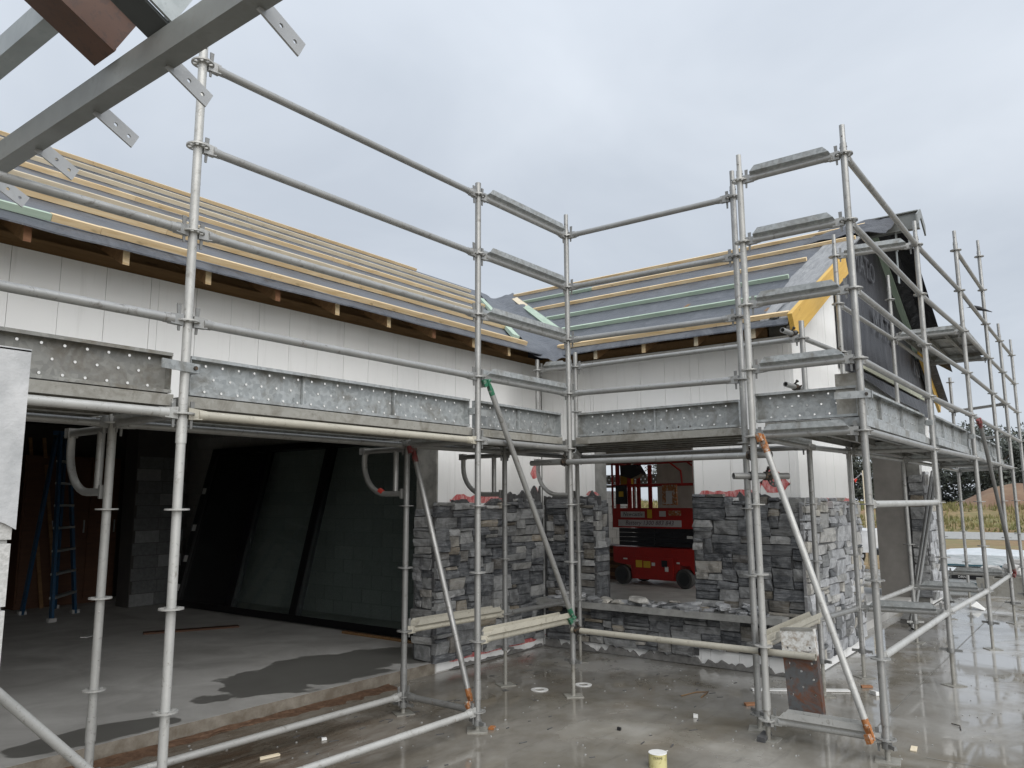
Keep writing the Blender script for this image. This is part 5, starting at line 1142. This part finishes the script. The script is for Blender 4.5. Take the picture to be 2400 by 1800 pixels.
while yy > 2.72:
    for q in range(r.choice((1, 2, 2, 3))):
        s_ = r.uniform(.5, 1.25); i = r.randrange(8); part = 'left' if yy > 4.3 else ('middle' if yy > 3.4 else 'right')
        me = ROCKS[i].mesh('loose_stone') if False else None
        rb2 = MB(); rb2.v = [(a*s_, c*s_, d*r.choice((.7, 1.0)) if False else d*s_) for a, c, d in ROCKS[i].v]; rb2.f = ROCKS[i].f; rb2.sm = ROCKS[i].sm
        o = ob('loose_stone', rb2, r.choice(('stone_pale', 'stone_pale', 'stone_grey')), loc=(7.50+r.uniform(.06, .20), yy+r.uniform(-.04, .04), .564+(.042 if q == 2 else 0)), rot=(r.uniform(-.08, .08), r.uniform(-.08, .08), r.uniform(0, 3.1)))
        tag(o, f'pale broken stone among the loose pieces on the {part} part of the sill ledge', 'stone', f'loose stones on the {part} of the ledge')
    yy -= r.uniform(.07, .13)
# mortar spill, clay and small debris on the slab
b = MB(); r = random.Random(12); n = 46
ysn = lin(3.42, 5.02, 8)
def clay(x, y):
    return None
xs = lin(2.3, 5.25, 120); ws = [.10+.10*abs(mnoise.noise(Vector((x*1.6, 0, 0))))+.05*math.sin(x*3) for x in xs]
vs_ = []; NV = 6
for i, x in enumerate(xs):
    for j in range(NV):
        t = j/(NV-1); vs_.append((x, 5.405-ws[i]*(1.1+.9*mnoise.noise(Vector((x*5.5, 3, 0))))*t-(.07 if t > 0 else 0)*mnoise.noise(Vector((x*11, t*2, 2))), -.004*t+.003+.016*(1-t)**1.5*(1+.6*mnoise.noise(Vector((x*6, t*4, 0))))))
b.add(vs_, [(i*NV+j, (i+1)*NV+j, (i+1)*NV+j+1, i*NV+j+1) for i in range(len(xs)-1) for j in range(NV-1)], True)
o = ob('clay_spill', b, 'clay_dirt'); o['kind'] = 'stuff'; o['label'] = 'red brown clay washed along the garage step'; o['category'] = 'clay'
b = MB()
for k in range(420):
    x, y = r.uniform(2.4, 11), r.uniform(.2, 5.3); s_ = r.uniform(.003, .010)
    if x > 7.6 and y > 2.3: continue
    b.hexa([(x-s_, y-s_*.7, .001), (x+s_, y-s_*.5, .001), (x+s_*.8, y+s_*.7, .001), (x-s_*.9, y+s_*.6, .001), (x-s_*.7, y-s_*.5, .002+s_*.7), (x+s_*.6, y-s_*.4, .002+s_*.7), (x+s_*.6, y+s_*.5, .002+s_*.6), (x-s_*.6, y+s_*.4, .002+s_*.6)])
o = ob('grit', b, 'sill_concrete'); o['kind'] = 'stuff'; o['label'] = 'fine grit and crumbs scattered on the wet slab'; o['category'] = 'grit'
b = MB()
for k in range(95):
    x, y = r.uniform(2.6, 7.4), r.uniform(2.4, 5.3); L_ = r.uniform(.02, .07); a = r.uniform(-.7, .3); c, s_ = math.cos(a), math.sin(a); w_ = .004
    b.hexa([(x-w_*s_, y+w_*c, .001), (x+w_*s_, y-w_*c, .001), (x+L_*c+w_*s_, y+L_*s_-w_*c, .001), (x+L_*c-w_*s_, y+L_*s_+w_*c, .001), (x-w_*s_, y+w_*c, .005), (x+w_*s_, y-w_*c, .005), (x+L_*c+w_*s_, y+L_*s_-w_*c, .005), (x+L_*c-w_*s_, y+L_*s_+w_*c, .005)])
o = ob('splinters', b, 'mortar'); o['kind'] = 'stuff'; o['label'] = 'dark wood splinters scattered on the slab'; o['category'] = 'splinters'
def chip(name, x, y, sx_, sy_, sz_, rz, mat, label, cat):
    b = MB(); b.hexa([(-sx_, -sy_, 0), (sx_, -sy_*.9, 0), (sx_*.95, sy_, 0), (-sx_*.9, sy_*.95, 0), (-sx_, -sy_, sz_), (sx_, -sy_*.9, sz_*.8), (sx_*.95, sy_, sz_), (-sx_*.9, sy_*.95, sz_*1.1)]); return tag(ob(name, b, mat, loc=(x, y, .002), rot=(0, 0, rz)), label, cat)
chip('timber_offcut', 6.52, 2.495, .055, .025, .018, -.7, 'pine_red', 'orange brown timber offcut left of the rusty plank', 'offcut')
chip('timber_offcut', 7.72, 1.88, .05, .02, .018, -.9, 'pine_red', 'brown timber offcut behind the orange brace', 'offcut')
chip('foam_scrap', 5.92, 2.71, .025, .018, .022, .4, 'white_plastic', 'small white foam scrap on the wet slab centre', 'scrap')
chip('foam_scrap', 4.75, 3.80, .04, .02, .012, .4, 'orange_paint', 'orange packer beside the foot of the green brace standard', 'packer')
chip('dark_cube', 5.27, 3.02, .014, .014, .02, .2, 'print_black', 'small black plastic spacer on the slab', 'spacer')
chip('pale_stick', 3.363, 4.573, .07, .012, .014, -.2, 'pine_pale', 'pale stick on the muddy slab at bottom left', 'stick')
chip('pale_stick', 3.83, 4.59, .018, .014, .014, -.5, 'white_plastic', 'white chip on the muddy slab near the lowest rails', 'chip')
chip('slip_paper', 6.05, 1.20, .06, .02, .006, .1, 'pine_pale', 'pale wood chip on the slab right of the corner post', 'chip')
chip('rebar_piece', 7.49, 1.76, .05, .02, .03, .8, 'white_plastic', 'white wrapper scrap by the gable scaffold feet', 'scrap')
b = MB(); b.path([(0, 0, .006), (.20, -.05, .006), (.27, -.13, .006), (.05, -.16, .006)], .005, 6); tag(ob('bent_rod', b, 'pine_dark', loc=(6.45, 3.08, .001)), 'thin rusty bent rod lying on the slab', 'rod')
b = MB(); b.path([(6.87, 1.09, .006), (6.83, 1.03, .008), (6.72, 1.01, .006)], .004, 6); tag(ob('wire_piece', b, 'dark_iron'), 'short curved dark wire on the slab at right', 'wire')
b = MB(); b.add([(-.12, -.09, .003), (.12, -.08, .003), (.10, .1, .10), (-.10, .09, .06), (.0, .02, .12)], [(0, 1, 4), (1, 2, 4), (2, 3, 4), (3, 0, 4)]); tag(ob('crumpled_sheet', b, 'white_plastic', loc=(14.0, 1.72, 0)), 'crumpled pale sheet on the slab below the gable scaffold', 'sheet')
chip('foot_packer', 5.69, 2.09, .10, .03, .03, .1, 'mortar', 'dark timber packer beside the foot of the standard pair', 'packer')
chip('threshold_plank', 12.6, 2.40, .75, .09, .05, .12, 'mortar_wet', 'brown plank lying in the gable opening', 'plank')

# ================================================================== FAR SIDE: wrapped packs, stone pallet, ute, banks and trees
def pack(x0, x1, y0, y1, z0, z1, label, logos):
    t = thing('wrapped_pack', label, 'wrapped pack', ((x0+x1)/2, (y0+y1)/2, z0), 0, 'white wrapped material packs'); cx_, cy_ = (x0+x1)/2, (y0+y1)/2
    b = MB(); nx, ny = 14, 40; V = []
    def f(u, v):
        e = min(u, 1-u, v, 1-v); z = (z1-z0)*(1-.12*max(0, 1-e/.08)**2)+.03*mnoise.noise(Vector((u*6, v*14, x0)))
        return (x0-cx_+(x1-x0)*u, y0-cy_+(y1-y0)*v, z)
    V = [f(i/(nx-1), j/(ny-1)) for j in range(ny) for i in range(nx)]; F = [(j*nx+i, j*nx+i+1, (j+1)*nx+i+1, (j+1)*nx+i) for j in range(ny-1) for i in range(nx-1)]
    b.add(V, F, True); per = [i for i in range(nx)]+[j*nx+nx-1 for j in range(1, ny)]+[(ny-1)*nx+i for i in range(nx-2, -1, -1)]+[j*nx for j in range(ny-2, 0, -1)]; n = len(per)
    b.add([V[i] for i in per]+[(V[i][0], V[i][1], 0) for i in per], [(i, n+i, n+(i+1) % n, (i+1) % n) for i in range(n)], True); ob('wrapping', b, 'white_wrap', t)
    b = MB(); b.box((x0-cx_-.006, y0-cy_+.01, (z1-z0)*.02), (x0-cx_-.002, y1-cy_-.01, (z1-z0)*.14)); ob('edge_strap', b, 'strap_teal', t)
    for ly in logos:
        b = MB(); zc = (z1-z0)*.52; h = (z1-z0)*.30; b.add([(x0-cx_-.012, ly-cy_+.33, zc-h/2), (x0-cx_-.012, ly-cy_-.28, zc-h/2), (x0-cx_-.012, ly-cy_-.38, zc+h/2), (x0-cx_-.012, ly-cy_+.30, zc+h/2)], [(0, 1, 2, 3)]); lg = ob('logo', b, 'print_black', t)
        me = textmesh('DRN', h*.8); o = ob('lettering', me, 'sticker_white', lg); o.matrix_basis = Matrix(((0, 0, -1, x0-cx_-.015), (-1, 0, 0, ly-cy_+.10), (0, 1, 0, zc), (0, 0, 0, 1)))
pack(17.3, 19.2, -2.6, 3.1, .05, .33, 'lower front white wrapped pack with black logos behind the scaffold', (2.25, .9)); pack(18.0, 20.0, -3.0, 2.9, .345, .60, 'upper rear white wrapped pack with teal edge strap', (1.1,))
sp_ = thing('stone_pallet', 'pallet stacked with pale rubble stones behind the gable scaffold', 'pallet', (16.5, 1.2, 0))
for i in range(4): b = MB(); b.box((-.45, -.75+i*.42, .30), (.45, -.62+i*.42, .34)); ob('slat', b, 'dirty_plate', sp_)
b = MB(); b.box((-.45, -.75, .0), (-.37, .77, .298)); b.box((.37, -.75, 0), (.45, .77, .298)); ob('bearer', b, 'dirty_plate', sp_)
r = random.Random(31)
for i in range(24):
    rb3 = MB(); src = ROCKS[i % 8]; s_ = r.uniform(1.0, 1.9); lay = 0 if i < 12 else (1 if i < 19 else 2); rb3.v = [(a*s_, c*s_*1.4, d*s_*1.7) for a, c, d in src.v]; rb3.f = src.f; rb3.sm = src.sm
    ob('rubble_stone', rb3, 'rubble', sp_, loc=(r.uniform(-.3, .3), r.uniform(-.62, .62)*(1-.25*lay), .342+lay*.085), rot=(r.uniform(-.2, .2), r.uniform(-.2, .2), r.uniform(0, 3)))
ute = thing('utility_truck', 'white utility truck parked beyond the gable opening', 'truck', (20.3, 6.75, -.05), R_(92))
b = MB(); b.prism([(-2.3, .55), (-2.3, 1.0), (-.6, 1.02), (-.35, 1.05), (-.1, 1.62), (1.05, 1.64), (1.55, 1.12), (2.35, 1.0), (2.4, .5), (-2.3, .5)], -.85, .85, axis=1); ob('body', b, 'van_white', ute)
for s_ in (-1, 1):
    b = MB(); b.prism([(-.22, 1.08), (.0, 1.54), (.98, 1.55), (1.4, 1.12)], s_*.853, s_*.857, axis=1); ob('side_window', b, 'van_glass', ute)
    b = MB(); b.box((-2.315, s_*.70-.1, .62), (-2.302, s_*.70+.1, .85)); ob('tail_light', b, 'lamp_red', ute)
    for wx in (-1.45, 1.55): b = MB(); b.path([(wx, s_*.70, .36), (wx, s_*.72, .36), (wx, s_*.90, .36), (wx, s_*.92, .36)], [.33, .36, .36, .33], 20); wo = ob('wheel', b, 'rubber', ute); b = MB(); b.path([(wx, s_*.90, .36), (wx, s_*.935, .36)], .2, 16); ob('rim', b, 'sign_grey', wo)
b = MB(); b.add([(-.36, -.75, 1.08), (-.36, .75, 1.08), (-.14, .72, 1.56), (-.14, -.72, 1.56)], [(0, 1, 2, 3)]); ob('rear_window', b, 'van_glass', ute)
b = MB(); b.box((-2.42, -.8, .45), (-2.302, .8, .58)); ob('bumper', b, 'hub_grey', ute)
# bunting line
bt_ = thing('flag_bunting', 'string of small red and white flags beyond the gable opening', 'bunting', (21.4, 5.4, 0)); pts = [(0, .9-i*.09, 1.75+.0075*i*i*.35) for i in range(16)]; b = MB(); b.path(pts, .008, 5); ob('cord', b, 'sign_grey', bt_)
for i in range(1, 16, 2): p = pts[i]; b = MB(); b.hexa([(p[0]-.003, p[1]-.05, p[2]), (p[0]+.003, p[1]-.05, p[2]), (p[0]+.003, p[1]+.05, p[2]), (p[0]-.003, p[1]+.05, p[2]), (p[0]-.003, p[1]-.004, p[2]-.10), (p[0]+.003, p[1]-.004, p[2]-.10), (p[0]+.003, p[1]+.004, p[2]-.10), (p[0]-.003, p[1]+.004, p[2]-.10)]); ob('flag', b, 'flag_red' if i % 4 == 1 else 'sticker_white', bt_)
b = MB(); b.tube((0, .92, 0), (0, .92, 1.8), .02, 8); b.tube((0, -.46, 0), (0, -.46, 2.4), .02, 8); ob('stake', b, 'pine_pale', bt_)
# road and banks
g = MB(); g.box((38.5, -60, -.046), (46.5, 90, -.02)); struct(ob('gravel_road', g, 'sill_concrete'))
def field(name, x0, x1, y0, y1, nx, ny, fn, mat):
    b = MB(); V = [(x0+(x1-x0)*i/(nx-1), y0+(y1-y0)*j/(ny-1), 0) for j in range(ny) for i in range(nx)]; V = [(x, y, fn(x, y)-.3*(1 if (i % nx in (0, nx-1) or i//nx in (0, ny-1)) else 0)) for i, (x, y, _) in enumerate(V)]
    b.add(V, [(j*nx+i, j*nx+i+1, (j+1)*nx+i+1, (j+1)*nx+i) for j in range(ny-1) for i in range(nx-1)], True); return struct(ob(name, b, mat))
def bank(x, y): return -.1+1.45*max(0, min(1, (x-47)/9))*(.75+.35*mnoise.noise(Vector((x*.12, y*.10, 0))))+.10*mnoise.noise(Vector((x*.8, y*.8, 1)))+.25*max(0, (y-7)/10)*max(0, min(1, (x-47)/9))*.6
field('grassy_bank', 46.8, 75, -25, 60, 60, 130, bank, 'earth')
def mound(x, y): return bank(x, y)-.5+1.75*math.exp(-((x-60)/4.0)**2-((y-5.0)/3.4)**2)+1.35*math.exp(-((x-62)/4)**2-((y+2)/5.0)**2)+.12*mnoise.noise(Vector((x, y, 4)))
field('dirt_mound', 52, 70, -12, 14, 46, 60, mound, 'mound_dirt')
b = MB(); r = random.Random(77)
for k in range(26000):
    x = 47+r.random()**1.3*26; y = r.uniform(-9, 32); z = bank(x, y); 
    if mound(x, y) > z+.05: continue
    if mnoise.noise(Vector((x*.25, y*.25, 7))) < -.18: continue
    h = r.uniform(.08, .30)*(1.5 if x > 54 else 1); w_ = r.uniform(.03, .08); a = r.uniform(0, 3.14); dx, dy = math.cos(a)*w_, math.sin(a)*w_; lx, ly = r.uniform(-.2, .2)*h, r.uniform(-.2, .2)*h
    b.add([(x-dx, y-dy, z-.03), (x+dx, y+dy, z-.03), (x+lx, y+ly, z+h)], [(0, 1, 2)])
o = ob('grass', b, 'grass_blade'); o['kind'] = 'stuff'; o['label'] = 'rough yellow green grass on the bank behind the site'; o['category'] = 'grass'
def tree(x, y, z0, h, w, label, mat, seed):
    r = random.Random(seed); t = thing('gum_tree', label, 'tree', (x, y, z0), 0, 'trees behind the grassy bank'); b = MB(); limbs = []
    b.path([(0, 0, -.3), (r.uniform(-.2, .2), r.uniform(-.2, .2), h*.3), (r.uniform(-.5, .5), r.uniform(-.5, .5), h*.62)], [.16, .12, .06], 8)
    cl = []
    for k in range(9):
        a = r.uniform(0, 6.28); rr2 = w*r.uniform(.25, .95); zz2 = h*r.uniform(.38, .95); e = (rr2*math.cos(a), rr2*math.sin(a), zz2); b.path([(0, 0, h*.25+zz2*.2), (e[0]*.5, e[1]*.5, zz2*.8), e], [.07, .05, .02], 6); cl.append((e, w*r.uniform(.35, .6)))
    for k in range(18): a = r.uniform(0, 6.28); rr2 = w*math.sqrt(r.random()); cl.append(((rr2*math.cos(a), rr2*math.sin(a), h*(.06+.8*r.random()**1.4)), w*r.uniform(.28, .5)))
    ob('trunk', b, 'bark', t); b = MB()
    for (cx_, cy_, cz_), cr in cl:
        for q in range(190):
            u = Vector((r.gauss(0, 1), r.gauss(0, 1), r.gauss(0, 1))).normalized()*cr*r.random()**.45; p = Vector((cx_, cy_, cz_+u.z*.2))+Vector((u.x, u.y, u.z*.65)); d1 = Vector((r.gauss(0, 1), r.gauss(0, 1), r.gauss(0, 1))).normalized()*r.uniform(.10, .26); d2 = d1.orthogonal().normalized()*r.uniform(.06, .13)
            b.add([p-d1, p+d2, p+d1, p-d2], [(0, 1, 2, 3)])
    ob('crown', b, mat, t)
tr_specs = [(78, 14.5, 7.5, 3.0), (80, 10.6, 6.6, 2.9), (77, 7.6, 5.6, 2.6), (83, 4.6, 7.2, 3.2), (79, 1.0, 6.6, 3.0), (84, -3.0, 7.6, 3.2), (80, 19.5, 7, 3.4), (86, 25, 8, 3.6), (90, 8.5, 8.6, 3.6), (92, 1.5, 9.0, 3.8), (84, 33, 8, 3.8), (88, 42, 8, 3.8)]
TN = ['tree directly behind the far stone pier', 'dark tree right of the far stone pier', 'low tree left of the dirt mound', 'tree behind the dirt mound peak', 'tree right of the dirt mound peak', 'tree at the right edge of the photo', 'tree seen through the gable opening, right one', 'tree seen through the gable opening, left one', 'tall rear tree left of the dirt mound', 'tall rear tree at far right', 'tree hidden behind the house, nearer one', 'tree hidden behind the house, farther one']
for i, (x, y, h, w) in enumerate(tr_specs): tree(x, y, bank(74, y)-.2, h, w, 'dark grey green '+TN[i], 'leaf_dark' if i % 3 else 'leaf_olive', 40+i)
# bird on the rail
bd = thing('bird', 'small dark bird perched on a scaffold rail against the sky', 'bird', (11.98, 1.168, lev(5)+RT))
b = MB(); b.path([(.0, .10, .085), (.0, .07, .09), (.0, .03, .075), (0, -.03, .05), (0, -.08, .025), (0, -.17, -.02)], [.003, .018, .028, .030, .018, .004], 10); ob('body', b, 'bird_dark', bd)
b = MB(); b.tube((.008, .0, .0), (.008, .01, .05), .003, 5); b.tube((-.008, 0, 0), (-.008, .01, .05), .003, 5); ob('leg', b, 'bird_dark', bd)
b = MB(); b.tube((0, .095, .086), (0, .125, .082), .004, 6, .001); ob('beak', b, 'hub_grey', bd)
